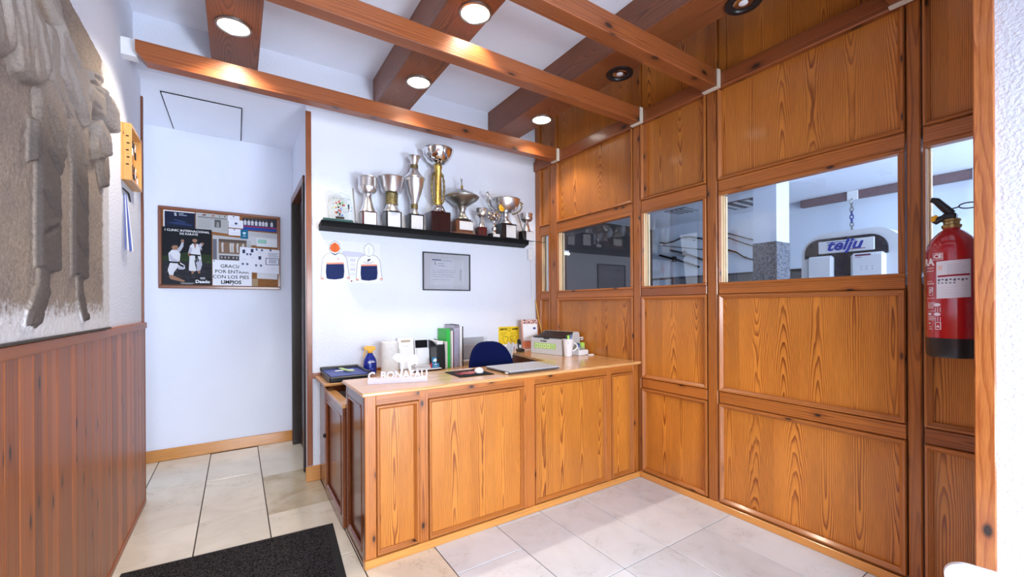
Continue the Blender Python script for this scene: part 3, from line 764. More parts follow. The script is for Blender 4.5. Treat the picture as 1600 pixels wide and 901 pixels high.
# 6 small goblet
def small_cup(cx, label, x0, x1, mat, pm, h, plq, z0=.11, s=1.0):
    t = thing('trophy_goblet', label, 'trophy', (cx, cy, ZS), group=GT)
    plinth(t, x0, x1, YF, .09, h, mat, plq, pm)
    mk('foot', MB().lathe([(.040*s, h), (.038*s, h+.005), (.026*s, h+.05), (.019*s, h+.095), (.022*s, h+.10)], (cx, cy-.02, ZS), 24), SILV, t)
    mk('cup', MB().lathe([(.020*s, h+.098), (.044*s, h+.112), (.054*s, h+.130), (.055*s, h+.142), (.058*s, h+.143), (.055*s, h+.147), (.055*s, h+.190), (.058*s, h+.193), (.052*s, h+.192), (.048*s, h+.14), (1e-4, h+.12)], (cx, cy-.02, ZS), 32), SILV, t)
small_cup(2.116, 'small silver goblet on a wine-red base, between dish and handled bowl', 2.067, 2.162, REDB, REDB, .10, (.15, .9, .15, .85))
# 7 glittering star trophy
cx = 2.258; c7 = 3.775
t = thing('trophy_star', 'small glittering silver and gold trophy on a black stone base', 'trophy', (cx, c7, ZS), group=GT)
mk('plinth', B(2.193, 2.316, c7-.035, c7+.035, ZS, ZS+.042, c=.003), MARB, t)
mk('plaque', B(2.226, 2.308, c7-.037, c7-.034, ZS+.004, ZS+.038), PLAQ, t)
mk('stem', MB().lathe([(.036, .042), (.030, .05), (.024, .08), (.030, .10), (.018, .12), (.012, .16), (.016, .175)], (cx, c7, ZS), 18), CHROME, t)
m = MB(); rr = random.Random(3)
for k in range(60):
    z = 1-2*(k+.5)/60; r = math.sqrt(1-z*z); a = k*2.39996
    p = Vector((cx+.062*r*math.cos(a), c7+.05*r*math.sin(a), ZS+.235+.058*z))
    m.ell(p, .013, .013, .013, 6, 4)
m.ell((cx, c7, ZS+.235), .056, .045, .052, 16, 10)
mk('ornament_ball', m, CHROME, t, kind='stuff')
m = MB()
for k in range(14):
    a = k*2.39996; z = .8-1.6*(k+.5)/14; r = math.sqrt(1-z*z)
    m.ell((cx+.068*r*math.cos(a), c7+.055*r*math.sin(a), ZS+.235+.062*z), .011, .011, .011, 6, 4)
mk('ornament_beads', m, GOLD, t, kind='stuff')
# 8 bowl with two handles
cx = 2.420
t = thing('trophy_bowl', 'silver bowl with two looped handles and orange rosette on a black base', 'trophy', (cx, cy, ZS), group=GT)
plinth(t, 2.339, 2.530, YF, .13, .165, MARB, (.30, .94, .10, .90), PLAQ)
mk('foot', MB().lathe([(.080, .165), (.078, .172), (.050, .195), (.032, .23), (.034, .265), (.044, .28)], (cx, cy, ZS)), SILV, t)
mk('bowl', MB().lathe([(.040, .276), (.08, .288), (.125, .325), (.150, .375), (.158, .42), (.166, .426), (.158, .430), (.150, .42), (.118, .335), (1e-4, .30)], (cx, cy, ZS), 44), SILV, t)
def handle(sx, top):
    p = [(.158, .40), (.20, .43), (.235, top), (.215, top+.012), (.205, top-.01), (.222, .38), (.19, .33), (.12, .29), (.06, .275)]
    pts = []
    for k in range(len(p)-1):
        for f in (0, .5): pts.append((cx+sx*(p[k][0]*(1-f)+p[k+1][0]*f), cy, ZS+p[k][1]*(1-f)+p[k+1][1]*f))
    return MB().tube(pts, .0075, 8)
mk('handle', handle(-1, .47), PEWT, t); mk('handle', handle(1, .41), GOLDB, t)
m = MB()
for k in range(8): m.ell((2.325+.022*math.cos(k*PI/4), 3.725, ZS+.315+.026*math.sin(k*PI/4)), .016, .006, .016, 8, 6)
m.ell((2.325, 3.720, ZS+.315), .016, .008, .016, 10, 6)
mk('rosette', m, YELB, t, label='orange ribbon rosette')
mk('cord', MB().tube([(cx+.11, cy-.07, ZS+.285), (cx+.13, cy-.075, ZS+.23), (cx+.165, cy-.08, ZS+.12), (cx+.18, cy-.085, ZS+.03), (cx+.20, cy-.085, ZS+.006)], .004, 8), BLACK, t, label='black cord hanging from the bowl')
# 9 small goblet at the right end
small_cup(2.682, 'small silver goblet on black base at the right end of shelf', 2.612, 2.760, MARB, PLAQ, .11, (.30, 1.0, .05, .95), s=1.25)

# glass award at the left end
ga2 = thing('glass_award', 'clear glass plaque with speckled print on a green glass foot', 'award', (.735, 3.78, ZS), group=GT)
mk('glass_foot', B(.594, .834, 3.735, 3.825, ZS, ZS+.026, c=.004), plain('green_glass', (.02, .07, .06), .08, coat=1), ga2)
mk('glass_plate', MB().prism([(.648, ZS+.026), (.826, ZS+.026), (.834, ZS+.13), (.82, ZS+.235), (.736, ZS+.262), (.653, ZS+.225), (.638, ZS+.13)], 'y', 3.775, 3.785), ACRY, ga2)
m = MB(); rr = random.Random(5)
pal = [(.02, .02, .02), (.02, .02, .02), (.05, .15, .5), (.1, .4, .1), (.6, .55, .05), (.45, .08, .05)]
for k in range(46):
    a = rr.uniform(0, 2*PI); r = .07*math.sqrt(rr.random()); s = rr.uniform(.003, .009)
    px, pz = .750+r*1.15*math.cos(a), ZS+.125+r*.9*math.sin(a)
    m.poly([(px+s*math.cos(j*PI/4), 3.7745-.00002*k, pz+s*math.sin(j*PI/4)) for j in range(8)], rr.choice(pal))
for k in range(7):
    px = .677+.02*k; m.poly([(px, 3.7745, ZS+.205+.004*(k % 3)), (px+.014, 3.7745, ZS+.203+.004*(k % 3)), (px+.012, 3.7745, ZS+.214), (px+.002, 3.7745, ZS+.212)], (.25, .3, .3))
m.poly([(.70, 3.7740, ZS+.034), (.77, 3.7740, ZS+.034), (.77, 3.7740, ZS+.054), (.70, 3.7740, ZS+.054)], (.03, .025, .02))
mk('printed_speckles', m, PRINT, ga2)
mk('metal_rod', MB().tube([(.860, 3.757, ZS+.002), (.839, 3.770, ZS+.31)], [.005, .007], 10), PEWT, ga2)
mk('rod_foot', B(.849, .873, 3.745, 3.769, ZS, ZS+.022, c=.003), CHROME, ga2)

# ================================================================== THINGS ON THE DESKS
# blue paper tray
t = thing('paper_tray', 'black and blue paper tray on the left end of the back desk', 'tray', (.78, 3.72, ZD))
mk('tray_base', B(.60, .912, 3.505, 3.94, ZD, ZD+.045, c=.008), BLACK, t)
mk('tray_leaf', B(.612, .900, 3.515, 3.93, ZD+.045, ZD+.052, c=.002), BLUT, t, label='blue tray surface')
m = MB().box(.598, .914, 3.92, 3.945, ZD+.04, ZD+.075, c=.006).box(.898, .917, 3.52, 3.92, ZD+.04, ZD+.070, c=.006)
mk('tray_rim', m, BLACK, t)
tk = thing('paper_strip', 'crumpled pale green and white paper strip on the blue tray', 'paper', (.76, 3.74, ZD+.052))
mk('white_strip', MB().prism([(.690, ZD+.053), (.80, ZD+.053), (.84, ZD+.056), (.80, ZD+.058), (.690, ZD+.055)], 'y', 3.76, 3.80), PAPER, tk)
mk('green_strip', MB().prism([(.735, 3.87), (.76, 3.87), (.79, 3.70), (.82, 3.66), (.79, 3.655), (.765, 3.69)], 'z', ZD+.0585, ZD+.066), plain('pale_green_paper', (.55, .75, .35), .7), tk)
# spray bottle
sx, sy = .985, 3.80
t = thing('spray_bottle', 'dark blue spray bottle with yellow trigger on the back desk', 'bottle', (sx, sy, ZD))
mk('bottle_body', MB().lathe([(1e-4, 0), (.050, 0), (.056, .01), (.057, .09), (.050, .13), (.030, .165), (.022, .18), (.020, .19), (1e-4, .19)], (sx, sy, ZD), 32, sy=.72), BLUB, t)
mk('collar', MB().lathe([(.022, .186), (.024, .19), (.022, .205), (1e-4, .206)], (sx, sy, ZD), 20), YELB, t)
m = MB().prism([(-.052, .222), (-.055, .236), (-.030, .248), (.030, .244), (.046, .232), (.044, .215), (.024, .204), (-.022, .204), (-.034, .218)], 'y', -.016, .016, M=Matrix.Translation((sx, sy, ZD)))
mk('trigger_head', m, YELB, t)
mk('trigger_lever', MB().prism([(-.044, .220), (-.034, .222), (-.046, .18), (-.056, .150), (-.060, .152), (-.054, .18)], 'y', -.006, .006, M=Matrix.Translation((sx, sy, ZD))), YELB, t)
m = MB().box(sx-.030, sx+.030, sy-.0430, sy-.0420, ZD+.105, ZD+.113, col=(.8, .8, .9)).box(sx-.02, sx+.02, sy-.0425, sy-.0415, ZD+.118, ZD+.121, col=(.7, .7, .9)).box(sx-.018, sx+.018, sy-.0432, sy-.0422, ZD+.045, ZD+.05, col=(.15, .25, .7)).box(sx-.018, sx+.0, sy-.0432, sy-.0422, ZD+.06, ZD+.09, col=(.15, .25, .7))
mk('label_print', m, PRINT, t)
# kitchen roll
t = thing('paper_roll', 'white paper towel roll standing behind the white counter sign', 'paper roll', (1.130, 3.70, ZD))
mk('paper_wrap', MB().lathe([(.020, 0), (.070, 0), (.074, .005), (.074, .280), (.070, .285), (.020, .285), (.020, 0)], (1.130, 3.70, ZD), 40), plain('tissue', (.80, .79, .77), .9, bump=.002, bscale=60), t)
mk('cardboard_core', MB().lathe([(.0195, .002), (.0195, .283), (.017, .283), (.017, .002)], (1.130, 3.70, ZD), 24), plain('card', (.45, .36, .25), .9), t)
# leaflet holders
t = thing('leaflet_holder', 'white leaflet stand with tan label on the back desk', 'holder', (1.345, 3.86, ZD))
Mh = Matrix.Translation((1.345, 3.88, ZD)) @ Matrix.Rotation(-.10, 4, 'X')
mk('back_board', B(-.078, .078, 0, .008, 0, .300, M=Mh, c=.002), PAPER, t)
mk('leaflet_stack', B(-.070, .070, -.018, -.001, .004, .195, M=Mh, c=.001), PAPER, t)
m = MB().box(-.045, .045, -.0012, -.0004, .255, .275, M=Mh, col=(.45, .36, .26)).box(-.035, .030, -.0012, -.0004, .215, .219, M=Mh, col=(.5, .52, .56))
mk('printed_label', m, PRINT, t)
mk('side_wall', B(-.080, -.077, -.03, .008, 0, .26, M=Mh), GREYP, t)
mk('foot', B(-.08, .08, -.05, .03, -.001, .004, M=Matrix.Translation((1.345, 3.88, ZD+.001))), CLRP, t)
t = thing('leaflet_holder', 'white card stand with black header beside the tan-labelled stand', 'holder', (1.505, 3.84, ZD))
Mh = Matrix.Translation((1.500, 3.86, ZD)) @ Matrix.Rotation(-.10, 4, 'X')
mk('back_board', B(-.072, .066, 0, .008, 0, .275, M=Mh, c=.002), PAPER, t)
mk('black_header', B(-.068, .055, -.004, -.0005, .195, .27, M=Mh), BLACKM, t)
mk('leaflet_stack', B(-.060, .062, -.022, -.001, .004, .185, M=Mh, c=.001), PAPER, t)
mk('foot', B(-.07, .07, -.05, .03, -.001, .004, M=Matrix.Translation((1.500, 3.86, ZD+.001))), CLRP, t)
# small stand with cards
t = thing('card_tray', 'low white and black card tray in front of the leaflet stands', 'tray', (1.44, 3.70, ZD))
mk('tray_plate', B(1.33, 1.60, 3.64, 3.75, ZD+.012, ZD+.020, c=.002), WHITE, t)
mk('tray_riser', B(1.335, 1.595, 3.65, 3.74, ZD, ZD+.012), BLACK, t)
t = thing('notebook_stack', 'pair of grey and white notebooks on the card tray', 'notebook', (1.42, 3.70, ZD+.020))
for k, (c, a) in enumerate(((PAPER, .1), (GREYP, -.08))):
    mk('notebook', B(-.075, .075, -.045, .045, .0005+.016*k, .016+.016*k, c=.002, M=Matrix.Translation((1.42, 3.695, ZD+.020)) @ Matrix.Rotation(a, 4, 'Z')), c, t)
t = thing('red_box', 'small red box beside the blue card', 'box', (1.513, 3.69, ZD+.020))
mk('box_body', B(1.502, 1.526, 3.68, 3.70, ZD+.020, ZD+.058, c=.001), plain('red_card', (.55, .012, .03), .4), t)
mk('box_lid', B(1.501, 1.527, 3.679, 3.701, ZD+.058, ZD+.064, c=.001), plain('dark_red_card', (.40, .010, .025), .4), t)
t = thing('blue_card', 'small blue card printed with a white tree beside the black file', 'card', (1.555, 3.68, ZD+.020))
Mh = Matrix.Translation((1.555, 3.675, ZD+.020)) @ Matrix.Rotation(-.12, 4, 'X')
mk('card_board', B(-.036, .036, 0, .003, 0, .098, M=Mh), plain('teal_card', (.012, .165, .35), .5), t)
m = MB()
for k, (px, pz, s) in enumerate(((-.010, .070, .012), (.010, .070, .012), (0, .076, .013), (-.017, .064, .007), (.017, .064, .007))):
    m.poly([tuple(Mh @ Vector((px+s*math.cos(j*PI/6), -.0004-.00005*k, pz+s*math.sin(j*PI/6)*.8))) for j in range(12)], (.75, .85, .9))
m.box(-.004, .004, -.0006, -.0003, .048, .066, M=Mh, col=(.75, .85, .9)).box(-.016, .016, -.0006, -.0003, .028, .036, M=Mh, col=(.7, .82, .9)).box(-.018, .018, -.0006, -.0003, .012, .015, M=Mh, col=(.5, .68, .8))
mk('tree_print', m, PRINT, t)
mk('card_stand', B(-.03, .03, .004, .03, 0, .004, M=Matrix.Translation((1.555, 3.675, ZD+.020))), BLACK, t)
# files between black magazine file and thin black file
t = thing('magazine_file', 'black perforated magazine file holding papers', 'file', (1.605, 3.80, ZD))
Mp = [(3.68, ZD), (3.94, ZD), (3.94, ZD+.27), (3.80, ZD+.265), (3.70, ZD+.235), (3.68, ZD+.16)]
mk('file_side', MB().prism(Mp, 'x', 1.568, 1.572), BLACK, t); mk('file_side', MB().prism(Mp, 'x', 1.650, 1.654), BLACK, t)
mk('file_spine', B(1.572, 1.650, 3.68, 3.684, ZD, ZD+.235), BLACK, t)
mk('file_base', B(1.572, 1.650, 3.684, 3.94, ZD, ZD+.004), BLACK, t)
mk('paper_stack', B(1.580, 1.640, 3.70, 3.93, ZD+.005, ZD+.262), PAPER, t)
FL = 'files upright on the back desk'
def folder(nm, x0, x1, y0, h, mat, label, cat='folder', ly=.20):
    t = thing(nm, label, cat, ((x0+x1)/2, y0+ly/2, ZD), group=FL)
    mk('cover', B(x0, x0+.004, y0, y0+ly, ZD, ZD+h, c=.001), mat, t); mk('cover', B(x1-.004, x1, y0, y0+ly, ZD, ZD+h, c=.001), mat, t)
    mk('spine', B(x0, x1, y0-.003, y0, ZD, ZD+h, c=.001), mat, t)
    mk('pages', B(x0+.0045, x1-.0045, y0+.002, y0+ly-.006, ZD+.003, ZD+h-.006), PAPER, t)
folder('notebook', 1.660, 1.690, 3.71, .255, plain('cream_card', (.58, .56, .50), .7), 'cream spined notebook between black file and green folder')
folder('folder', 1.694, 1.735, 3.75, .375, GRNB, 'bright green folder, tallest left of the clear file')
folder('folder', 1.738, 1.752, 3.72, .355, WHITE, 'thin white folder right of the green folder')
folder('folder', 1.754, 1.762, 3.72, .35, plain('maroon_card', (.18, .03, .05), .5), 'very thin maroon folder beside the clear file')
t = thing('clear_file', 'tall translucent lilac magazine file with grey rim', 'file', (1.79, 3.80, ZD), group=FL)
LIL = plain('lilac_plastic', (.47, .46, .60), .15, coat=.5, Transmission_Weight=.25)
mk('file_spine', B(1.766, 1.822, 3.72, 3.724, ZD, ZD+.385, c=.001), LIL, t)
for x in (1.764, 1.820): mk('file_side', B(x, x+.003, 3.724, 3.92, ZD, ZD+.41, c=.001), LIL, t)
mk('paper_stack', B(1.770, 1.817, 3.727, 3.91, ZD+.003, ZD+.37), PAPER, t)
mk('rim', MB().tube([(1.765, 3.92, ZD+.413), (1.765, 3.73, ZD+.413), (1.822, 3.73, ZD+.413), (1.822, 3.92, ZD+.413)], .004, 8), plain('dark_grey_plastic', (.12, .12, .13), .4), t)
folder('folder', 1.827, 1.851, 3.72, .40, WHITE, 'white folder between the clear file and the thin black file')
folder('folder', 1.855, 1.874, 3.74, .395, BLACK, 'thin black folder at the right end of the files')
# wall tray behind chair
t = thing('wall_tray', 'clear acrylic tray on the wall behind the blue chair', 'tray', (2.08, 3.93, .94))
mk('tray_front', B(1.945, 2.225, 3.885, 3.889, .95, 1.165), CLRP, t)
mk('tray_back', B(1.945, 2.225, YB-.006, YB-.001, .95, 1.165), CLRP, t)
mk('tray_base', B(1.945, 2.225, 3.889, YB-.006, .95, .954), WHITE, t)
mk('papers', B(1.960, 2.21, 3.905, 3.925, .955, 1.09), PAPER, t)
t = thing('desk_box', 'beige box on the desk below the clear wall tray', 'box', (1.95, 3.85, ZD))
mk('box_body', B(1.890, 2.05, 3.80, 3.88, ZD, ZD+.04, c=.003), plain('beige_card', (.60, .55, .46), .7), t)
mk('box_lid', B(1.887, 2.053, 3.797, 3.883, ZD+.034, ZD+.046, c=.003), WHITE, t)
# stand of white leaflets near the return
t = thing('leaflet_stack', 'leaning white leaflets in a wire stand left of the telephone', 'leaflets', (2.29, 3.57, ZD))
Ml = Matrix.Translation((2.285, 3.56, ZD+.006)) @ Matrix.Rotation(-.45, 4, 'Z') @ Matrix.Rotation(.12, 4, 'Y')
for k in range(4): mk('leaflet', B(-.018+.013*k, -.012+.013*k, -.05, .05, 0, .225-.018*(k % 3), M=Ml), PAPER, t)
mk('wire_stand', MB().tube([(2.22, 3.52, ZD+.005), (2.22, 3.61, ZD+.005), (2.24, 3.62, ZD+.07), (2.34, 3.60, ZD+.07), (2.35, 3.53, ZD+.07), (2.34, 3.51, ZD+.005), (2.22, 3.52, ZD+.005)], .003, 6), BLACK, t)
# telephone handset in cradle
t = thing('telephone', 'black cordless telephone standing on the return worktop', 'telephone', (2.52, 3.68, ZT1))
mk('cradle', B(2.485, 2.555, 3.64, 3.72, ZT1, ZT1+.03, c=.008), BLACK, t)
Mt = Matrix.Translation((2.52, 3.69, ZT1+.018)) @ Matrix.Rotation(-.16, 4, 'X')
mk('handset', B(-.022, .022, -.013, .013, 0, .115, c=.010, M=Mt), BLACK, t)
mk('keypad', B(-.014, .014, -.0142, -.0128, .02, .055, M=Mt), GREYP, t)
# desk calendar
t = thing('desk_calendar', 'standing desk calendar with pink patterned header and orange foot', 'calendar', (2.72, 3.78, ZT1))
Mc = Matrix.Translation((2.715, 3.75, ZT1+.004)) @ Matrix.Rotation(-.25, 4, 'Z') @ Matrix.Rotation(-.16, 4, 'X')
mk('board', B(-.10, .095, 0, .006, 0, .335, c=.002, M=Mc), plain('salmon_card', (.60, .27, .20), .6), t)
mk('page', B(-.085, .085, -.004, -.0005, .10, .285, M=Mc), PAPER, t)
m = MB(); rr = random.Random(9)
m.box(-.10, .095, -.002, -.0006, .285, .335, M=Mc, col=(.62, .40, .36))
for k in range(26):
    px, pz, s = rr.uniform(-.09, .085), rr.uniform(.285, .33), rr.uniform(.004, .012)
    m.poly([tuple(Mc @ Vector((px+s*math.cos(j*PI/3), -.0024-.00003*k, pz+s*.7*math.sin(j*PI/3)))) for j in range(6)], rr.choice([(.12, .03, .04), (.30, .08, .09), (.75, .55, .5), (.08, .03, .03)]))
m.box(.035, .066, -.006, -.0044, .225, .246, M=Mc, col=(.03, .04, .25))
mk('printed_header', m, PRINT, t, kind='stuff')
mk('orange_band', B(-.10, .095, -.002, -.0006, .03, .085, M=Mc), plain('orange_card', (.66, .18, .08), .6), t)
mk('foot', B(-.11, .10, -.03, .07, -.003, .006, M=Matrix.Translation((2.715, 3.75, ZT1+.003)) @ Matrix.Rotation(-.25, 4, 'Z'), c=.002), WHITE, t)
# printer
pr = thing('printer', 'white and black laser printer with green sticker on the return worktop', 'printer', (2.60, 3.34, ZT1), .19)
# local frame: -x is the front, y along the front
W2 = .205
mk('lower_body', MB().prism([(0, .002), (.29, .002), (.29, .165), (.02, .165), (0, .150)], 'y', -W2, W2), plain('printer_grey', (.60, .60, .61), .35, var=.02), pr)
mk('rear_hood', MB().prism([(.175, .165), (.29, .165), (.29, .195), (.27, .222), (.205, .222), (.185, .210)], 'y', -W2+.004, W2-.004), plain('printer_grey_hood', (.60, .60, .61), .35, var=.02), pr)
mk('output_tray', MB().prism([(.004, .166), (.01, .176), (.10, .182), (.182, .215), (.200, .223), (.176, .166)], 'y', -W2+.012, W2-.02), BLACK, pr)
mk('paper_stop', B(-.001, .004, -.04, .03, .152, .164), BLACK, pr)
m = MB().box(-.0016, -.0002, -.125, .160, .055, .110, col=(.42, .66, .15))
for k in range(5): m.box(-.0024, -.0015, -.108+.053*k, -.070+.053*k, .063, .102, col=(.70, .85, .50) if k else (.55, .75, .40))
for k in range(5): m.box(-.0030, -.0023, -.100+.053*k, -.078+.053*k, .072, .092, col=(.36, .58, .16))
mk('green_sticker', m, PRINT, pr)
mk('maker_lettering', text_mb('brother', .026, Matrix.Translation((-.0008, .03, .132)) @ Matrix.Rotation(-PI/2, 4, 'Z') @ Matrix.Rotation(PI/2, 4, 'X'), .0004, .0008), BLACKM, pr)
mk('side_knob', MB().tube([(.285, -W2-.004, .16), (.30, -W2-.03, .165), (.312, -W2-.022, .145), (.30, -W2-.004, .14)], .006, 8), WHITE, pr)
# mug with pens
mx, my = 2.665, 3.075
t = thing('mug', 'tall white mug holding pens beside the printer', 'mug', (mx, my, ZT1))
mk('mug_body', MB().lathe([(1e-4, .004), (.034, 0), (.038, .004), (.046, .10), (.052, .168), (.049, .168), (.042, .10), (.034, .012), (1e-4, .010)], (mx, my, ZT1), 32), WHITE, t)
pts = [(mx+.046+.0*k, my-.02, ZT1+.135) for k in (0,)]+[(mx+.046+.038*math.sin(PI*k/8), my-.02-.018*math.sin(PI*k/8), ZT1+.135-.085*k/8) for k in range(1, 9)]
pts[-1] = (mx+.038, my-.016, ZT1+.048)
mk('mug_handle', MB().tube(pts, .007, 8), WHITE, t)
m = MB()
for (a, zz, s) in ((-2.35, .135, .010), (-2.2, .131, .008)):
    r = .0475
    m.poly([(mx+(r+.0035)*math.cos(a+s*10*dx/.5*.02*5), my+(r+.0035)*math.sin(a+s*10*dx/.5*.02*5), ZT1+zz+dz*s) for dx, dz in ((-1, .8), (1, .9), (.4, -1))], (.02, .02, .02))
mk('mug_print', m, PRINT, t)
for k, (dx, dy, lean, c, h) in enumerate(((-.012, .01, .12, (.01, .02, .12), .19), (.014, .014, -.10, (.02, .02, .03), .20), (.0, -.012, .05, (.35, .62, .08), .19), (.02, -.008, -.16, (.12, .2, .45), .195), (-.02, -.010, .15, (.02, .02, .03), .185))):
    p = thing('pen', ['navy pen in the white mug', 'black pen rising highest from the white mug', 'lime green marker at the front of the mug', 'steel blue pen leaning right in the mug', 'black pen leaning left in the mug'][k], 'pen', (mx+dx*.5, my+dy*.5, ZT1+.012), group='pens in the white mug')
    r = .011 if k == 2 else .0055
    e = Vector((mx+dx*.5-lean*h*.75, my+dy*.6, ZT1+.012+h)); b0 = Vector((mx+dx*.5, my+dy*.5, ZT1+.013))
    mk('barrel', MB().tube([b0, b0.lerp(e, .75)], r, 10), plain('pen_%d' % k, c, .35), p)
    mk('cap', MB().tube([b0.lerp(e, .75), e], r*1.2, 10), plain('pen_cap_%d' % k, tuple(min(1, v*1.2+.01) for v in c), .3), p)
# note box and white tag
t = thing('note_box', 'white desktop organiser with green and blue sticky notes', 'organiser', (2.85, 3.10, ZT1))
Mn = Matrix.Translation((2.850, 3.095, ZT1)) @ Matrix.Rotation(.10, 4, 'Z')
mk('base', B(-.075, .065, -.04, .05, 0, .05, c=.006, M=Mn), WHITE, t)
mk('back_tray', B(-.06, .062, .0, .048, .05, .085, c=.005, M=Mn), CLRP, t)
mk('green_notes', B(.012, .056, .005, .04, .06, .118, M=Mn), plain('lime_notes', (.45, .75, .10), .7), t)
mk('blue_notes', B(-.030, -.005, .01, .03, .06, .112, M=Mn), plain('blue_notes', (.05, .10, .35), .6), t)
mk('clip', B(-.065, -.035, -.02, .0, .05, .075, M=Mn, c=.004), GREYP, t)
t = thing('usb_stick', 'small white flat stick beside the organiser', 'stick', (2.90, 3.01, ZT1))
mk('stick_body', B(2.865, 2.925, 3.000, 3.022, ZT1, ZT1+.012, c=.003), WHITE, t)
mk('stick_cap', B(2.925, 2.935, 3.002, 3.020, ZT1+.001, ZT1+.011, c=.002), GREYP, t)
# laptop
t = thing('laptop', 'closed silver laptop on the counter top', 'laptop', (1.85, 2.67, ZT1))
Ml = Matrix.Translation((1.852, 2.672, ZT1)) @ Matrix.Rotation(.012, 4, 'Z')
mk('base', B(-.232, .232, -.165, .165, .004, .014, c=.003, M=Ml), plain('laptop_dark', (.10, .10, .115), .4), t)
mk('lid', B(-.235, .235, -.168, .166, .0145, .023, c=.003, M=Ml), ALU, t)
for fx in (-.19, .19):
    for fy in (-.13, .13): mk('rubber_foot', B(fx-.02, fx+.02, fy-.008, fy+.008, 0, .004, M=Ml), BLACK, t)
mk('side_port', B(-.236, -.234, -.13, -.06, .006, .011, M=Ml), BLACK, t)
mk('lid_badge', B(-.02, .02, -.004, .004, .0232, .0236, M=Ml), CHROME, t)
mk('plugged_dongle', B(-.250, -.232, -.150, -.125, .005, .0125, c=.002, M=Ml), WHITE, t)
# mouse pad and mouse
t = thing('mouse_pad', 'black mouse pad with red splash print beside the laptop', 'mouse pad', (1.41, 2.72, ZT1))
Mm = Matrix.Translation((1.412, 2.722, ZT1)) @ Matrix.Rotation(-.03, 4, 'Z')
mk('pad', B(-.135, .135, -.135, .135, 0, .004, c=.0012, M=Mm), BLACKM, t)
m = MB(); rr = random.Random(2)
for k in range(13):
    px, py = -.085+.011*k+rr.uniform(-.01, .01), rr.uniform(-.04, .06); s = rr.uniform(.02, .05)
    m.poly([tuple(Mm @ Vector((px+s*(1.3 if j % 2 else .45)*math.cos(j*PI/5), py+s*(1.0 if j % 2 else .4)*math.sin(j*PI/5), .0042+.00002*k))) for j in range(10)], rr.choice([(.30, .03, .04), (.42, .08, .09), (.20, .02, .03), (.50, .16, .16)]))
mk('red_print', m, PRINT, t)
t = thing('computer_mouse', 'white computer mouse on the black mouse pad', 'mouse', (1.475, 2.70, ZT1+.004))
Ms = Matrix.Translation((1.475, 2.690, ZT1+.005)) @ Matrix.Rotation(-.55, 4, 'Z')
vs = []
mk('mouse_shell', MB().lathe([(1e-4, .001), (.90, .001), (1.0, .008), (.97, .016), (.80, .027), (.45, .034), (1e-4, .036)], (0, 0, 0), 32, M=Ms @ Matrix.Diagonal((.034, .058, 1, 1))), WHITE, t)
mk('scroll_wheel', MB().ell((0, 0, 0), .004, .009, .006, 12, 8, M=Ms @ Matrix.Translation((0, .028, .029))), GREYP, t)

# counter sign: frosted acrylic lettering with an animal cut-out
sg = thing('counter_sign', 'white acrylic name sign with cut-out animal on the counter corner', 'sign', (.86, 2.64, ZT1))
Mg = Matrix.Translation((.690, 2.705, ZT1)) @ Matrix.Rotation(-.29, 4, 'Z')
LS = .365
mk('sign_foot', B(-.005, LS, -.006, .006, 0, .034, c=.001, M=Mg), FROST, sg)
mk('lettering', text_mb('C. BONAFAU', .068, Mg @ Matrix.Translation((LS/2, 0, .049)) @ Matrix.Rotation(PI/2, 4, 'X'), .004, .0022, xs=.93), FROST, sg)
def zpt(x, y): return ((x-135)/(1190-135)*LS, .19*(680-y)/(680-65)*.99)
AN = [(555, 138), (600, 85), (655, 52), (735, 100), (805, 150), (850, 122), (905, 100), (960, 100), (1005, 125), (1022, 170), (1020, 260), (1000, 330), (960, 300), (905, 300), (890, 350), (905, 430), (940, 520), (890, 520), (858, 440), (835, 350), (830, 260), (800, 215), (765, 260), (760, 340), (745, 430), (735, 520), (690, 520), (705, 440), (712, 350), (720, 270), (690, 255), (640, 235), (600, 200)]
cutp = [zpt(*p) for p in AN]
mk('animal_cutout', MB().prism(cutp, 'y', -.005, .005, M=Mg), FROST, sg)

# ================================================================== THINGS ON THE WALLS
def framed_print(mb, pts, y, col): mb.poly([(p[0], y, p[1]) for p in pts], col)
def sheet(name, label, cat, pts, y, t=.0012, mat=PAPER, group=None):
    c = (sum(p[0] for p in pts)/len(pts), y, min(p[1] for p in pts))
    r = thing(name, label, cat, c, group=group)
    mk('sheet', MB().prism(pts, 'y', y-t, y), mat, r)
    return r
def rect(x0, x1, z0, z1): return [(x0, z0), (x1, z0), (x1, z1), (x0, z1)]
# certificate
ct = thing('certificate', 'black framed certificate on the white wall below the shelf', 'certificate', (1.807, YB-.008, 1.655))
x0, x1, z0, z1 = 1.542, 2.072, 1.655, 2.040
m = MB()
for q, g in (((x0, x1, z0, z0+.012), 'x'), ((x0, x1, z1-.012, z1), 'x'), ((x0, x0+.012, z0+.012, z1-.012), 'z'), ((x1-.012, x1, z0+.012, z1-.012), 'z')):
    mk('frame_bar', B(q[0], q[1], YB-.018, YB-.001, q[2], q[3], g=g, c=.002), BLACK, ct)
mk('mount', B(x0+.012, x1-.012, YB-.006, YB-.002, z0+.012, z1-.012), plain('grey_mount', (.68, .69, .75), .5, var=.01), ct)
m = MB(); yy = YB-.0066
m.poly([(x0+.08, yy, z0+.05), (x1-.065, yy, z0+.05), (x1-.065, yy, z1-.065), (x0+.08, yy, z1-.065)], (.66, .68, .75))
m.poly([(x0+.083, yy-.0001, z0+.053), (x1-.068, yy-.0001, z0+.053), (x1-.068, yy-.0001, z1-.068), (x0+.083, yy-.0001, z1-.068)], (.74, .76, .82))
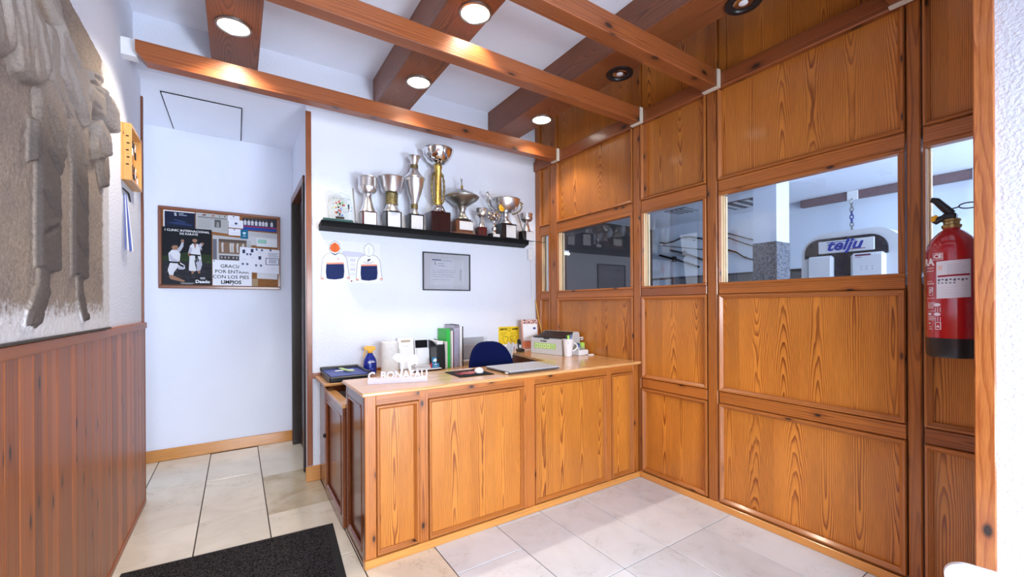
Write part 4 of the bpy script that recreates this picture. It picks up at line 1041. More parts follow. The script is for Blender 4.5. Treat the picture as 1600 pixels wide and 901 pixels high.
for k, (a, b, zz, c, h) in enumerate(((.10, .20, .305, (.05, .06, .25), .009), (.21, .32, .303, (.20, .22, .45), .004), (.165, .235, .272, (.15, .18, .36), .004), (.165, .24, .25, (.15, .18, .36), .004), (.11, .36, .205, (.28, .30, .45), .003), (.11, .36, .185, (.28, .30, .45), .003), (.11, .33, .16, (.28, .30, .45), .003), (.11, .34, .14, (.32, .34, .5), .003), (.11, .30, .11, (.32, .34, .5), .003))):
    m.poly([(x0+a, yy-.0002, z0+zz), (x0+b, yy-.0002, z0+zz), (x0+b, yy-.0002, z0+zz+h), (x0+a, yy-.0002, z0+zz+h)], c)
for zz in (.285, .268): m.poly([(x0+.135+.007*math.cos(j*PI/4), yy-.0002, z0+zz+.006*math.sin(j*PI/4)) for j in range(8)], (.10, .10, .15))
for k in range(5):      # column of brush characters down the right side
    cz = z0+.215-.024*k; cx = x0+.418
    for a, b, c2, d in ((-.012, .010, .004, .007), (-.003, .000, -.010, .010), (-.010, -.004, -.008, .000), (.004, .011, -.009, -.003)):
        s = 1 if k % 2 else -1
        m.poly([(cx+a*s, yy-.0002, cz+c2), (cx+b*s, yy-.0002, cz+c2+.001), (cx+b*s, yy-.0002, cz+d), (cx+a*s, yy-.0002, cz+d-.001)], (.22, .23, .30))
mk('certificate_print', m, PRINT, ct)
mk('glazing', B(x0+.012, x1-.012, YB-.012, YB-.010, z0+.012, z1-.012), PGLASS, ct)

# hoodie sheet
hs = sheet('garment_poster', 'white sheet printed with two hooded sweatshirts below the shelf', 'poster', [(.612, 1.715), (1.130, 1.712), (1.125, 2.085), (.606, 2.088)], YB-.001)
m = MB(); yh = YB-.0026
def P2(pts, c, dy=0.0): m.poly([(p[0], yh-dy, p[1]) for p in pts], c)
def zp(x, y): # from the enlarged view of the sheet to metres
    return (.606+(x-60)/(625-60)*.524, 2.088-(y-70-(x-60)*.06)/(455-70)*.36)
def hoodie(ox, oy, hood, back):
    def Z(pts): return [zp(x+ox, y+oy+.06*ox) for x, y in pts]
    OL = (.18, .18, .22)
    P2(Z([(140, 165), (150, 110), (190, 82), (232, 108), (246, 160), (228, 200), (192, 216), (158, 200)]), OL)
    P2(Z([(143, 163), (153, 113), (190, 86), (229, 111), (243, 160), (226, 197), (192, 211), (160, 197)]), (.86, .86, .90), .0001)
    if hood:
        P2(Z([(146, 160), (156, 122), (190, 100), (224, 120), (238, 158), (222, 186), (192, 195), (162, 184)]), (.85, .16, .035), .0002)
        P2(Z([(188, 104), (192, 104), (192, 190), (188, 190)]), (.45, .08, .03), .0003)
    else:
        P2(Z([(189, 120), (193, 120), (193, 190), (189, 190)]), (.5, .5, .6), .0003)
    body = [(115, 210), (160, 195), (192, 214), (226, 195), (270, 212), (300, 250), (320, 400), (326, 455), (298, 450), (280, 330), (270, 300), (270, 440), (190, 452), (115, 440), (118, 300), (100, 350), (90, 450), (65, 445), (75, 300), (85, 245)]
    P2(Z(body), OL); cx0 = sum(p[0] for p in body)/len(body); cy0 = sum(p[1] for p in body)/len(body)
    P2(Z([(cx0+(x-cx0)*.965, cy0+(y-cy0)*.975) for x, y in body]), (.84, .84, .88), .0001)
    P2(Z([(116, 290), (270, 290), (272, 306), (115, 306)]), (.80, .33, .22), .0002)
    P2(Z([(114, 306), (272, 306), (276, 380), (270, 432), (250, 446), (190, 452), (135, 446), (116, 434), (110, 380)]), (.010, .020, .10), .0002)
    for a in (66, 300): P2(Z([(a, 430), (a+26, 432), (a+26, 446), (a, 444)]), (.80, .30, .2), .0003)
    if hood:
        P2(Z([(222+10*math.cos(j*PI/4), 258+10*math.sin(j*PI/4)) for j in range(8)]), (.75, .25, .2), .0003)
        P2(Z([(222+6*math.cos(j*PI/4), 258+6*math.sin(j*PI/4)) for j in range(8)]), (.85, .8, .85), .0004)
        P2(Z([(160, 196), (192, 213), (226, 196), (222, 206), (192, 222), (164, 206)]), (.03, .03, .08), .0003)
    else:
        P2(Z([(180, 240), (205, 236), (208, 250), (190, 256), (186, 268), (176, 262)]), (.05, .05, .07), .0003)
        for k in range(8): P2(Z([(140+k*13, 268+9*math.sin(k*PI/7)), (150+k*13, 268+9*math.sin((k+.7)*PI/7)), (150+k*13, 273+9*math.sin((k+.7)*PI/7)), (140+k*13, 273+9*math.sin(k*PI/7))]), (.15, .15, .2), .0003)
hoodie(0, 0, True, False); hoodie(318, 2, False, True)
P2([zp(x, y) for x, y in ((262, 180), (440, 195), (470, 215), (420, 240), (300, 235), (255, 205))], (.62, .62, .72))
for k in range(4): P2([zp(330, 255+45*k), zp(380, 258+45*k), zp(378, 285+45*k), zp(332, 282+45*k)], (.72, .72, .80) if k % 2 else (.64, .64, .74))
mk('hoodie_print', m, PRINT, hs)
mk('pin', MB().ell((.868, YB-.004, 1.728), .007, .004, .007, 10, 6), plain('red_pin', (.3, .02, .03), .4), hs)

# yellow notice
yn = sheet('yellow_notice', 'yellow printed notice on the white wall above the chair', 'notice', rect(2.425, 2.700, 1.066, 1.262), YB-.001, mat=plain('yellow_paper', (.86, .62, .02), .6, var=.01))
m = MB(); INK = (.06, .05, .01)
m.add([tuple(v) for v in text_mb('LIMITES', .034, face_south(2.488, YB-.0026, 1.232), 0, .001).v], [])
mk('heading', text_mb('LIMITES', .030, face_south(2.487, YB-.0024, 1.232), .0002, .0014), BLACKM, yn)
mk('heading', text_mb('SABER', .030, face_south(2.645, YB-.0024, 1.232), .0002, .0014), BLACKM, yn)
m = MB()
def ring(cx, cz, r, w, c, n=20, sq=1.0, wob=0):
    for j in range(n):
        a0, a1 = 2*PI*j/n, 2*PI*(j+1)/n; ra, rb = r*(1+wob*math.sin(3*a0)), r*(1+wob*math.sin(3*a1))
        m.poly([(cx+ra*math.cos(a0), YB-.0024, cz+ra*sq*math.sin(a0)), (cx+rb*math.cos(a1), YB-.0024, cz+rb*sq*math.sin(a1)), (cx+(rb-w)*math.cos(a1), YB-.0024, cz+(rb-w)*sq*math.sin(a1)), (cx+(ra-w)*math.cos(a0), YB-.0024, cz+(ra-w)*sq*math.sin(a0))], c)
ring(2.566, 1.228, .020, .004, INK, sq=1.0); ring(2.515, 1.118, .036, .004, INK, sq=1.1, wob=.18); ring(2.622, 1.128, .042, .004, INK, sq=.8, wob=.25); ring(2.60, 1.128, .020, .003, INK, wob=.2)
for k in range(3):
    for a in (2.45, 2.585): m.poly([(a, YB-.0024, 1.192-.013*k), (a+.085-.012*k, YB-.0024, 1.192-.013*k), (a+.085-.012*k, YB-.0024, 1.196-.013*k), (a, YB-.0024, 1.196-.013*k)], (.40, .30, .03))
mk('line_drawing', m, PRINT, yn)
gz = sheet('grey_leaflet', 'small grey printed leaflet below the yellow notice', 'leaflet', rect(2.47, 2.66, .985, 1.055), YB-.001)
m = MB()
for k in range(6): m.poly([(2.48+.028*k, YB-.0026, .995+.008*(k % 3)), (2.50+.028*k, YB-.0026, 1.0+.008*(k % 2)), (2.505+.026*k, YB-.0026, 1.035), (2.485+.028*k, YB-.0026, 1.045-.01*(k % 2))], (.25, .28, .42))
mk('leaflet_print', m, PRINT, gz)

# socket box and cables in the corner
ob = thing('junction_box', 'small white box on the wall below the right shelf end', 'junction box', (2.855, YB-.02, 2.03))
mk('box_body', B(2.815, 2.893, YB-.035, YB-.001, 2.025, 2.150, c=.005), WHITE, ob)
mk('box_cover', B(2.822, 2.886, YB-.038, YB-.035, 2.035, 2.110, c=.003), WHITE, ob)
mk('screw_head', MB().ell((2.854, YB-.038, 2.073), .004, .002, .004, 8, 6), GREYP, ob)
tag(mk('cable', MB().tube([(2.86, YB-.012, 2.025), (2.865, YB-.010, 1.9), (2.880, YB-.010, 1.75), (2.885, YB-.010, 1.5), (2.884, YB-.010, 1.2), (2.885, YB-.010, 1.012)], .0045, 8), WHITE), 'white cable running down the wall corner from the box', 'cable')
tag(mk('cable', MB().tube([(2.922, 3.945, 1.56), (2.924, 3.93, 1.48), (2.925, 3.89, 1.34), (2.922, 3.84, 1.22), (2.915, 3.80, 1.10), (2.88, 3.76, 1.012)], .005, 8), plain('yellow_cable', (.75, .45, .08), .4)), 'yellow cable hanging in the corner behind the printer', 'cable')

# ------------------------------------------------------------------ hall pin board
YH = 5.30
pb = thing('pin_board', 'wood framed cork pin board on the hall end wall', 'notice board', (-.117, YH-.015, 1.685))
X0, X1, Z0, Z1 = -.638, .404, 1.686, 2.490
for q, g in (((X0, X1, Z0, Z0+.030), 'x'), ((X0, X1, Z1-.030, Z1), 'x'), ((X0, X0+.028, Z0+.03, Z1-.03), 'z'), ((X1-.028, X1, Z0+.03, Z1-.03), 'z')):
    mk('frame_bar', B(q[0], q[1], YH-.032, YH-.001, q[2], q[3], g=g, c=.005), DARKW, pb)
mk('cork', B(X0+.02, X1-.02, YH-.020, YH-.002, Z0+.02, Z1-.02), KRAFT, pb)
PG = 'papers pinned on the hall board'
yb = YH-.0205
lay = [0]
def pinned(name, label, cat, pts, col=None, prints=None, layer=1, texts=()):
    lay[0] += 1; y = yb-.0016*layer-.00004*lay[0]
    r = sheet(name, label, cat, pts, y, .0010, PAPER, PG)
    m = MB(); yq = y-.0014; k = 0
    if col: m.poly([(p[0], yq, p[1]) for p in pts], col)
    for pl, c in (prints or []):
        k += 1; m.poly([(p[0], yq-.00004*k, p[1]) for p in pl], c)
    if m.f: mk('printed_image', m, PRINT, r)
    for s, x, z, sz, cc, ti, bo in texts: mk('lettering', text_mb(s, sz, face_south(x, yq-.0008, z, ti), .0002, bo), cc, r)
    return r
R = rect
newsprint = (.40, .40, .40)
def lines(x0, x1, z0, z1, n, c, h=.3):
    return [(R(x0, x1-(.15*(x1-x0) if k % 3 == 2 else 0), z1-(z1-z0)*(k+h)/n, z1-(z1-z0)*k/n), c) for k in range(n)]
pinned('dark_flyer', 'dark blue night flyer at the upper left of the pin board', 'flyer', R(-.597, -.350, 2.290, 2.452), (.010, .014, .035),
       [(R(-.597, -.352, 2.443, 2.452), (.8, .8, .85)), (R(-.597, -.588, 2.29, 2.452), (.7, .7, .75)), ([(-.58, 2.33), (-.47, 2.35), (-.37, 2.325), (-.38, 2.31), (-.50, 2.318)], (.02, .035, .10)), ([(-.52, 2.36), (-.43, 2.345), (-.42, 2.35), (-.51, 2.37)], (.03, .05, .13)),
        (R(-.515, -.497, 2.42, 2.432), (.5, .55, .6)), (R(-.512, -.495, 2.404, 2.415), (.5, .55, .6)), (R(-.478, -.44, 2.424, 2.431), (.35, .4, .5)), (R(-.478, -.415, 2.410, 2.416), (.35, .4, .5))], 1)
# karate clinic poster: two figures in white suits
def gi(ox, oz, s, kneel):
    W1, W2, SK, BK = (.62, .62, .66), (.42, .42, .50), (.30, .16, .10), (.012, .012, .016)
    L = []
    def a(pts, c): L.append(([(ox+x*s, oz+z*s) for x, z in pts], c))
    def disc(x, z, r, c): a([(x+r*math.cos(j*PI/6), z+r*1.2*math.sin(j*PI/6)) for j in range(12)], c)
    if not kneel:
        a([(-.30, .05), (-.26, .95), (-.05, 1.0), (.02, .45), (.10, .05), (-.02, -.02), (-.2, .0)], W1)       # near leg
        a([(-.05, .95), (.32, .95), (.40, .45), (.30, .05), (.12, .0), (.10, .40)], W2)
        a([(-.16, .02), (-.06, .02), (-.04, -.16), (-.16, -.20)], SK); a([(.16, .04), (.26, .04), (.30, -.12), (.18, -.14)], SK)
        a([(-.30, 1.0), (-.24, 1.62), (-.10, 1.78), (.16, 1.78), (.30, 1.62), (.30, 1.25), (.36, .78), (.05, .72), (-.26, .85)], W1)
        a([(-.06, 1.78), (.04, 1.42), (.10, 1.78)], SK); a([(-.24, 1.60), (-.34, 1.10), (-.22, 1.02), (-.10, 1.45)], W2)
        a([(-.36, 1.14), (-.22, 1.16), (-.16, 1.00), (-.28, .92)], SK)
        a([(.20, 1.62), (.40, 1.35), (.36, 1.60), (.46, 1.75), (.34, 1.86), (.24, 1.76)], W2); disc(.42, 1.80, .07, SK)
        a([(-.28, 1.02), (.30, .98), (.30, 1.07), (-.28, 1.11)], BK); a([(.02, 1.04), (.10, 1.04), (.14, .58), (.05, .58)], BK); a([(.08, 1.04), (.14, 1.04), (.24, .66), (.17, .64)], BK)
        disc(.02, 2.00, .13, SK); a([(-.12, 2.04), (-.10, 2.16), (.02, 2.21), (.14, 2.16), (.15, 2.04), (.02, 2.10)], BK)
    else:
        a([(-.40, .30), (-.28, .78), (.10, .85), (.40, .62), (.42, .40), (.10, .52), (-.10, .20), (-.16, -.05), (-.32, .0)], W1)
        a([(.05, .55), (.40, .62), (.36, .36), (.10, .36)], W2)
        a([(-.30, .02), (-.16, .0), (.42, -.32), (.36, -.40), (-.26, -.24), (-.34, -.10)], SK)
        a([(-.32, .75), (-.36, 1.30), (-.20, 1.52), (.06, 1.52), (.20, 1.30), (.16, .80)], W1)
        a([(.02, 1.50), (.20, 1.80), (.26, 2.02), (.36, 2.02), (.34, 1.74), (.18, 1.40)], W2); disc(.30, 2.08, .08, SK)
        a([(-.30, 1.30), (-.30, .92), (.10, .72), (.12, .86), (-.14, 1.02)], W2); disc(.14, .78, .06, SK)
        a([(-.34, .74), (.18, .70), (.18, .80), (-.34, .84)], BK); a([(.10, .74), (.36, .60), (.34, .48), (.08, .64)], BK)
        disc(-.06, 1.68, .15, SK); a([(-.24, 1.66), (-.26, 1.86), (-.06, 1.98), (.14, 1.86), (.14, 1.70), (.02, 1.80), (-.14, 1.78)], BK)
    return L
pr_ = [(R(-.608, -.214, 1.722, 1.96), (.020, .020, .026)), ([(-.608, 1.96), (-.214, 1.95), (-.214, 2.03), (-.40, 2.05), (-.608, 2.0)], (.020, .035, .014))]
rr = random.Random(4)
for k in range(40):
    x, z = rr.uniform(-.59, -.24), rr.uniform(1.76, 1.99); pr_.append((R(x, x+rr.uniform(.01, .05), z, z+rr.uniform(.003, .010)), rr.choice([(.045, .045, .055), (.07, .07, .085), (.010, .010, .012)]) if z < 1.94 else rr.choice([(.03, .06, .015), (.05, .085, .02)])))
pr_ += gi(-.355, 1.862, .155, False)+gi(-.500, 1.815, .165, True)
pr_ += [([(-.290+.013*math.cos(j*PI/6)+sx, 1.792+.010*math.sin(j*PI/6)) for j in range(12)], c) for sx, c in ((-.008, (.6, .6, .65)), (.008, (.6, .6, .65)))]
pr_ += [([(-.290+.007*math.cos(j*PI/6)+sx, 1.792+.005*math.sin(j*PI/6)) for j in range(12)], (.02, .02, .026)) for sx in (-.008, .008)]
pr_ += [(R(-.47, -.355, 1.739, 1.743), (.4, .4, .45)), (R(-.46, -.37, 1.731, 1.735), (.4, .4, .45))]
pinned('karate_poster', 'large black poster of two karate fighters on the pin board', 'poster', R(-.608, -.214, 1.722, 2.290), (.009, .010, .013), pr_, 2,
       (('I CLINIC INTERNACIONAL', -.410, 2.259, .030, PAPER, 0, .0003), ('DE KARATE', -.400, 2.229, .028, PAPER, 0, .0003), ('Daedo', -.290, 1.757, .044, PAPER, 0, .0014)))
pinned('newspaper_cutting', 'grey newspaper cutting with headline at the top of the board', 'newspaper', [(-.344, 2.285), (-.074, 2.262), (-.072, 2.452), (-.343, 2.457)], newsprint,
       [(R(-.325, -.085, 2.410, 2.418), (.09, .09, .09)), (R(-.32, -.20, 2.398, 2.401), (.25, .25, .25)), ([(-.30, 2.432), (-.27, 2.448), (-.255, 2.436), (-.28, 2.428)], (.15, .05, .05)), ([(-.22, 2.43), (-.20, 2.446), (-.185, 2.43)], (.35, .08, .06)), (R(-.15, -.14, 2.432, 2.442), (.08, .08, .08)), (R(-.11, -.095, 2.432, 2.442), (.08, .08, .08)),
        (R(-.190, -.135, 2.32, 2.40), (.10, .10, .10)), ([(-.175, 2.325), (-.15, 2.325), (-.155, 2.375), (-.17, 2.375)], (.28, .28, .28))]+lines(-.33, -.215, 2.30, 2.385, 9, (.28, .28, .28))+lines(-.125, -.082, 2.285, 2.395, 10, (.30, .30, .30)), 1)
pinned('newspaper_cutting', 'newspaper cutting with a brown match photo in the board middle', 'newspaper', [(-.206, 1.985), (.130, 1.985), (.130, 2.225), (-.206, 2.240)], (.44, .44, .45),
       [(R(-.205, -.172, 1.99, 2.20), (.13, .13, .16)), (R(-.156, .088, 2.055, 2.205), (.20, .125, .085)), (R(-.156, .088, 2.175, 2.205), (.10, .07, .06)), (R(-.15, .02, 1.990, 2.035), (.06, .055, .06))]
       + [([(x, 2.07), (x+.016, 2.07), (x+.014, 2.13), (x+.018, 2.16), (x+.006, 2.175), (x-.004, 2.15)], (.50, .47, .46)) for x in (-.13, -.06, -.04, .0, .05)]
       + [([(x+.009*math.cos(j*PI/4), 2.015+.012*math.sin(j*PI/4)) for j in range(8)], (.30, .27, .28)) for x in (-.13, -.10, -.07, -.03, .0)] + lines(.095, .128, 2.0, 2.2, 10, (.25, .25, .26)), 1)
pinned('team_photo', 'blue and red team photo strip at the upper right of the board', 'photo', [(.052, 2.322), (.368, 2.318), (.368, 2.457), (.052, 2.446)], (.03, .035, .05),
       [(R(.052, .368, 2.318, 2.352), (.02, .06, .28)), (R(.052, .368, 2.352, 2.366), (.34, .03, .05)), (R(.052, .368, 2.362, 2.372), (.06, .04, .16))]
       + [([(x, 2.372), (x+.022, 2.372), (x+.024, 2.41), (x+.012, 2.425), (x-.002, 2.41)], (.55, .55, .62)) for x in (.065, .098, .13, .165, .20, .23, .26, .31)]
       + [([(x+.011+.008*math.cos(j*PI/4), 2.432+.010*math.sin(j*PI/4)) for j in range(8)], (.14, .09, .07)) for x in (.065, .098, .13, .165, .20, .23, .26, .31)], 1)
pinned('newspaper_cutting', 'grey text cutting half hidden below the team photo', 'newspaper', [(.098, 2.16), (.373, 2.155), (.373, 2.302), (.098, 2.306)], (.52, .52, .55), lines(.11, .365, 2.25, 2.296, 4, (.28, .28, .30)), 1)
for k, (x0, x1, z0, z1, lb) in enumerate(((-.076, .026, 2.400, 2.457, 'topmost of three white cards in a column on the board'), (-.070, .058, 2.330, 2.412, 'middle white card with a round emblem on the board'), (-.070, .044, 2.250, 2.320, 'lowest of three white cards in a column on the board'))):
    pinned('small_card', lb, 'card', R(x0, x1, z0, z1), (.72, .73, .80), lines(x0+.015, x1-.015, z0+.012, z0+.030, 2, (.45, .47, .60), .25)+([([(-.005+.014*math.cos(j*PI/5), 2.376+.012*math.sin(j*PI/5)) for j in range(10)], (.06, .07, .15))] if k == 1 else [([(x0+.05+.008*math.cos(j*PI/4), z1-.010+.006*math.sin(j*PI/4)) for j in range(8)], (.05, .05, .10))]), 2+k % 2)
pinned('teal_card', 'small teal card with a white tree mark on the board', 'card', R(.034, .102, 2.222, 2.318), (.010, .125, .23), [([(.068+.016*math.cos(j*PI/6), 2.283+.010*math.sin(j*PI/6)) for j in range(12)], (.55, .70, .78)), (R(.065, .071, 2.262, 2.28), (.55, .7, .78)), (R(.055, .081, 2.248, 2.254), (.5, .65, .75))], 4)
pinned('green_card', 'white slip with a pale green print on the right of board', 'card', R(.180, .373, 2.150, 2.240), (.66, .67, .72), [(R(.19, .27, 2.185, 2.228), (.25, .50, .42))]+lines(.20, .26, 2.19, 2.22, 3, (.5, .68, .6)), 2)
pinned('under_sheet', 'white sheet peeking out below the tilted white sheet', 'sheet', [(.182, 1.805), (.372, 1.798), (.373, 1.88), (.182, 1.88)], (.62, .63, .68), None, 1)
pinned('kraft_card', 'narrow tan card at the lower right of the board', 'card', R(.132, .190, 1.722, 1.80), (.36, .25, .15), None, 1)
pinned('thanks_notice', 'white notice GRACIAS POR ENTRAR CON LOS PIES LIMPIOS', 'notice', R(-.208, .133, 1.722, 1.984), (.74, .75, .82), [([(x+.006*math.cos(j*PI/4), z+.006*math.sin(j*PI/4)) for j in range(8)], (.04, .04, .05)) for x, z in ((-.195, 1.974), (-.038, 1.731))], 3,
       (('GRACIAS', -.040, 1.922, .050, BLACKM, 0, .0004), ('POR ENTRAR', -.040, 1.866, .050, BLACKM, 0, .0004), ('CON LOS PIES', -.050, 1.811, .050, BLACKM, 0, .0004), ('LIMPIOS', -.050, 1.757, .050, BLACKM, 0, .0016)))
ws = [([(.050, 2.105), (.075, 2.108), (.075, 2.068), (.050, 2.066)], (.03, .04, .10)), ([(.125, 2.118), (.150, 2.120), (.150, 2.082), (.125, 2.080)], (.03, .04, .10)), ([(.195, 2.045), (.220, 2.045), (.220, 2.008), (.195, 2.008)], (.03, .04, .10))]
for k, (x, z) in enumerate(((.085, 2.06), (.115, 2.06), (.17, 2.115), (.22, 2.11), (.045, 1.955), (.085, 1.955), (.165, 1.945), (.21, 1.945), (.30, 2.115))):
    ws.append(([(x, z-.010), (x+.014, z-.014), (x+.020, z+.004), (x+.006, z+.014), (x-.004, z+.002)], (.10, .12, .22)))
ws += lines(.285, .385, 2.035, 2.085, 5, (.30, .32, .42), .45)+[(R(.262, .388, 1.955, 2.03), (.03, .035, .08)), (R(.268, .382, 1.961, 2.024), (.72, .73, .82))]+lines(.29, .37, 1.97, 2.015, 4, (.15, .17, .28), .5)
for (x, z) in ((.045, 2.01), (.11, 2.03), (.19, 2.085), (.31, 1.92)): ws += lines(x, x+.045, z-.012, z, 2, (.45, .47, .58), .3)
pinned('tilted_sheet', 'white printed sheet overlapping the right edge of the notice', 'sheet', [(.018, 1.872), (.386, 1.858), (.394, 2.112), (.385, 2.122), (.028, 2.134)], (.70, .71, .80), ws, 9)

# ------------------------------------------------------------------ key box and hanging papers on the left wall
kb = thing('key_box', 'small pine key box with hanging keys on the left wall', 'key box', (-.59, 3.76, 2.32))
yk0, yk1, zk0, zk1 = 3.575, 3.925, 2.315, 2.678
mk('box_back', B(-.611, -.603, yk0, yk1, zk0, zk1), KEYW, kb)
for q, g in (((yk0, yk0+.018, zk0, zk1), 'z'), ((yk1-.018, yk1, zk0, zk1), 'z'), ((yk0+.018, yk1-.018, zk0, zk0+.018), 'y'), ((yk0+.018, yk1-.018, zk1-.018, zk1), 'y')):
    mk('box_side', B(-.603, -.560, *q, g=g, c=.002), KEYW, kb)
for k in range(5): mk('side_mark', MB().ell((-.580+.004*(k % 2), yk0-.0005, zk0+.10+.045*k), .009, .002, .004, 10, 6), BLACKM, kb)
rr = random.Random(12)
for k in range(10):
    y = yk0+.06+.055*(k % 5)+rr.uniform(-.008, .008); z = zk1-.06-.16*(k//5)
    mk('hook', MB().tube([(-.602, y, z), (-.580, y, z), (-.575, y, z+.012)], .002, 6), BRASS, kb)
    m = MB().tube([(-.583, y+.010*math.cos(a), z-.010+.012*math.sin(a)) for a in [PI*j/5 for j in range(11)]], .0015, 5, caps=False).box(-.586, -.582, y-.004, y+.004, z-.065-.01*(k % 3), z-.018)
    m.lathe([(1e-4, -.002), (.012, -.002), (.012, .002), (1e-4, .002)], (0, 0, 0), 12, M=Matrix.Translation((-.584, y, z-.030)) @ Matrix.Rotation(PI/2, 4, 'Y'))
    mk('key', m, [PEWT, BLACK, WHITE, PEWT, BLACK][(k*3) % 5], kb)
    if k % 2: mk('key_tag', B(-.579, -.572, y-.014, y+.014, z-.115, z-.065, c=.003, M=None), [WHITE, BLACK][(k//2) % 2], kb)
hp = thing('hanging_papers', 'narrow bundle of blue and white papers hanging from a clip below the key box', 'papers', (-.58, 3.66, 1.86))
for k in range(8):
    yb0 = 3.560+.022*k; yt = 3.640+.005*k; xo = -.606+.004*(k % 3); out = .018+.006*(k % 3)
    mk('paper_strip', MB().add([(xo, yt, 2.235), (xo, yt+.004, 2.235), (xo+out, yb0+.015, 1.868-.004*(k % 2)), (xo+out, yb0, 1.868),
        (xo-.003, yt, 2.235), (xo-.003, yt+.004, 2.235), (xo+out-.003, yb0+.015, 1.868-.004*(k % 2)), (xo+out-.003, yb0, 1.868)],
       [(0, 1, 2, 3), (4, 7, 6, 5), (0, 3, 7, 4), (1, 5, 6, 2), (3, 2, 6, 7), (0, 4, 5, 1)]), plain('blue_strip_%d' % k, (.07, .11, .42), .5) if k % 2 == 0 else PAPER, hp)
mk('bulldog_clip', MB().tube([(-.606, 3.60, 2.262), (-.590, 3.66, 2.245), (-.592, 3.73, 2.205)], [.004, .006, .004], 8), BLACK, hp)

# ------------------------------------------------------------------ carved stone relief on the left wall
rl = thing('stone_relief', 'carved grey stone relief of robed legs, bare feet and clenched fists', 'relief', (-.59, 2.0, 1.395))
ry0, ry1, rz0, rz1 = .90, 3.075, 1.392, 2.775
NY, NZ = 380, 260
Yg, Zg = np.meshgrid(np.linspace(ry0, ry1, NY), np.linspace(rz0, rz1, NZ))
Hh = np.zeros_like(Yg)
def seg(y0, z0, y1, z1):
    dy, dz = y1-y0, z1-z0; L = dy*dy+dz*dz+1e-12
    t = np.clip(((Yg-y0)*dy+(Zg-z0)*dz)/L, 0, 1)
    return np.hypot(Yg-(y0+t*dy), Zg-(z0+t*dz)), t
def cap(y0, z0, y1, z1, r0, r1, h, p=.5, mode='max', h1=None):
    global Hh
    d, t = seg(y0, z0, y1, z1); r = r0+(r1-r0)*t; hh = h if h1 is None else h+(h1-h)*t
    v = hh*np.clip(1-(d/r)**2, 0, 1)**p
    Hh = np.maximum(Hh, v) if mode == 'max' else Hh+v
def fold(y0, z0, y1, z1, w, h):
    global Hh
    d, t = seg(y0, z0, y1, z1); Hh = Hh+h*np.exp(-(d/w)**2)*np.clip(np.sin(PI*np.clip(t, .04, .96))*1.4, 0, 1)*(Hh > .004)
def region(P, h, w, slope=(0, 0)):
    # a raised, rounded-edged area of the relief
    global Hh
    n = len(P); dmin = np.full(Yg.shape, 9.0); ins = np.zeros(Yg.shape, bool)
    for i in range(n):
        (y0, z0), (y1, z1) = P[i], P[(i+1) % n]
        d, t = seg(y0, z0, y1, z1); dmin = np.minimum(dmin, d)
        cr = ((z0 > Zg) != (z1 > Zg)) & (Yg < (y1-y0)*(Zg-z0)/(z1-z0+1e-12)+y0); ins ^= cr
    q = np.clip(dmin/w, 0, 1); cy_, cz_ = np.mean([p[0] for p in P]), np.mean([p[1] for p in P])
    v = (h+slope[0]*(Yg-cy_)+slope[1]*(Zg-cz_))*np.sqrt(1-(1-q)**2)*ins
    Hh = np.maximum(Hh, v)
RG = [
    ('leg ground drape', [(2.063, 2.248), (2.182, 2.333), (2.247, 2.322), (2.327, 2.291), (2.358, 2.238), (2.35, 2.162), (2.323, 2.051), (2.277, 1.986), (2.28, 1.813), (2.278, 1.627), (2.068, 1.611), (2.069, 1.799), (2.077, 1.963)], 0.022, 0.022),
    ('right leg', [(2.386, 2.262), (2.631, 2.355), (2.692, 2.258), (2.627, 2.136), (2.646, 2.061), (2.644, 1.808), (2.641, 1.62), (2.441, 1.617), (2.442, 1.863), (2.451, 2.096), (2.413, 2.152)], 0.018, 0.018),
    ('lap', [(1.525, 2.267), (1.949, 2.546), (1.992, 2.502), (2.045, 2.497), (2.093, 2.481), (2.115, 2.435), (2.143, 2.378), (2.152, 2.336), (2.057, 2.248), (1.959, 2.214), (1.884, 2.214), (1.847, 2.254), (1.793, 2.206), (1.697, 2.151), (1.523, 2.061)], 0.036, 0.030),
    ('mid drape', [(2.161, 2.522), (2.231, 2.541), (2.273, 2.487), (2.263, 2.392), (2.404, 2.375), (2.486, 2.301), (2.616, 2.283), (2.63, 2.137), (2.572, 2.121), (2.535, 2.223), (2.425, 2.263), (2.306, 2.29), (2.2, 2.335), (2.159, 2.403)], 0.022, 0.012),
    ('right jacket', [(2.019, 2.603), (2.206, 2.727), (2.292, 2.578), (2.459, 2.54), (2.592, 2.49), (2.585, 2.405), (2.561, 2.282), (2.455, 2.322), (2.345, 2.352), (2.269, 2.403), (2.264, 2.492), (2.251, 2.555), (2.146, 2.595)], 0.034, 0.020),
    ('forearm', [(2.517, 2.466), (2.596, 2.513), (2.783, 2.561), (2.944, 2.589), (3.085, 2.572), (3.074, 2.467), (2.936, 2.398), (2.827, 2.389), (2.753, 2.407), (2.652, 2.403), (2.543, 2.392), (2.506, 2.425)], 0.050, 0.020),
    ('ball', [(2.636, 2.578), (2.752, 2.634), (2.837, 2.645), (2.833, 2.598), (2.75, 2.543), (2.658, 2.537)], 0.034, 0.020),
    ('fist', [(2.754, 2.41), (2.908, 2.393), (2.948, 2.316), (2.817, 2.228), (2.687, 2.181), (2.637, 2.227), (2.666, 2.321)], 0.044, 0.018),
    ('hand low', [(2.807, 2.257), (2.957, 2.294), (2.988, 2.209), (2.974, 2.122), (2.895, 2.109), (2.848, 2.172)], 0.025, 0.015),
    ('belt', [(2.022, 2.127), (2.064, 2.143), (2.066, 2.056), (2.04, 1.986), (2.013, 1.984)], 0.026, 0.009),
    ('jacket hem', [(2.358, 2.253), (2.426, 2.278), (2.573, 2.204), (2.591, 2.126), (2.533, 2.11), (2.424, 2.187)], 0.023, 0.008),
]
for nm, P, h, w in RG:
    if 'leg' in nm: region(P, h, w)
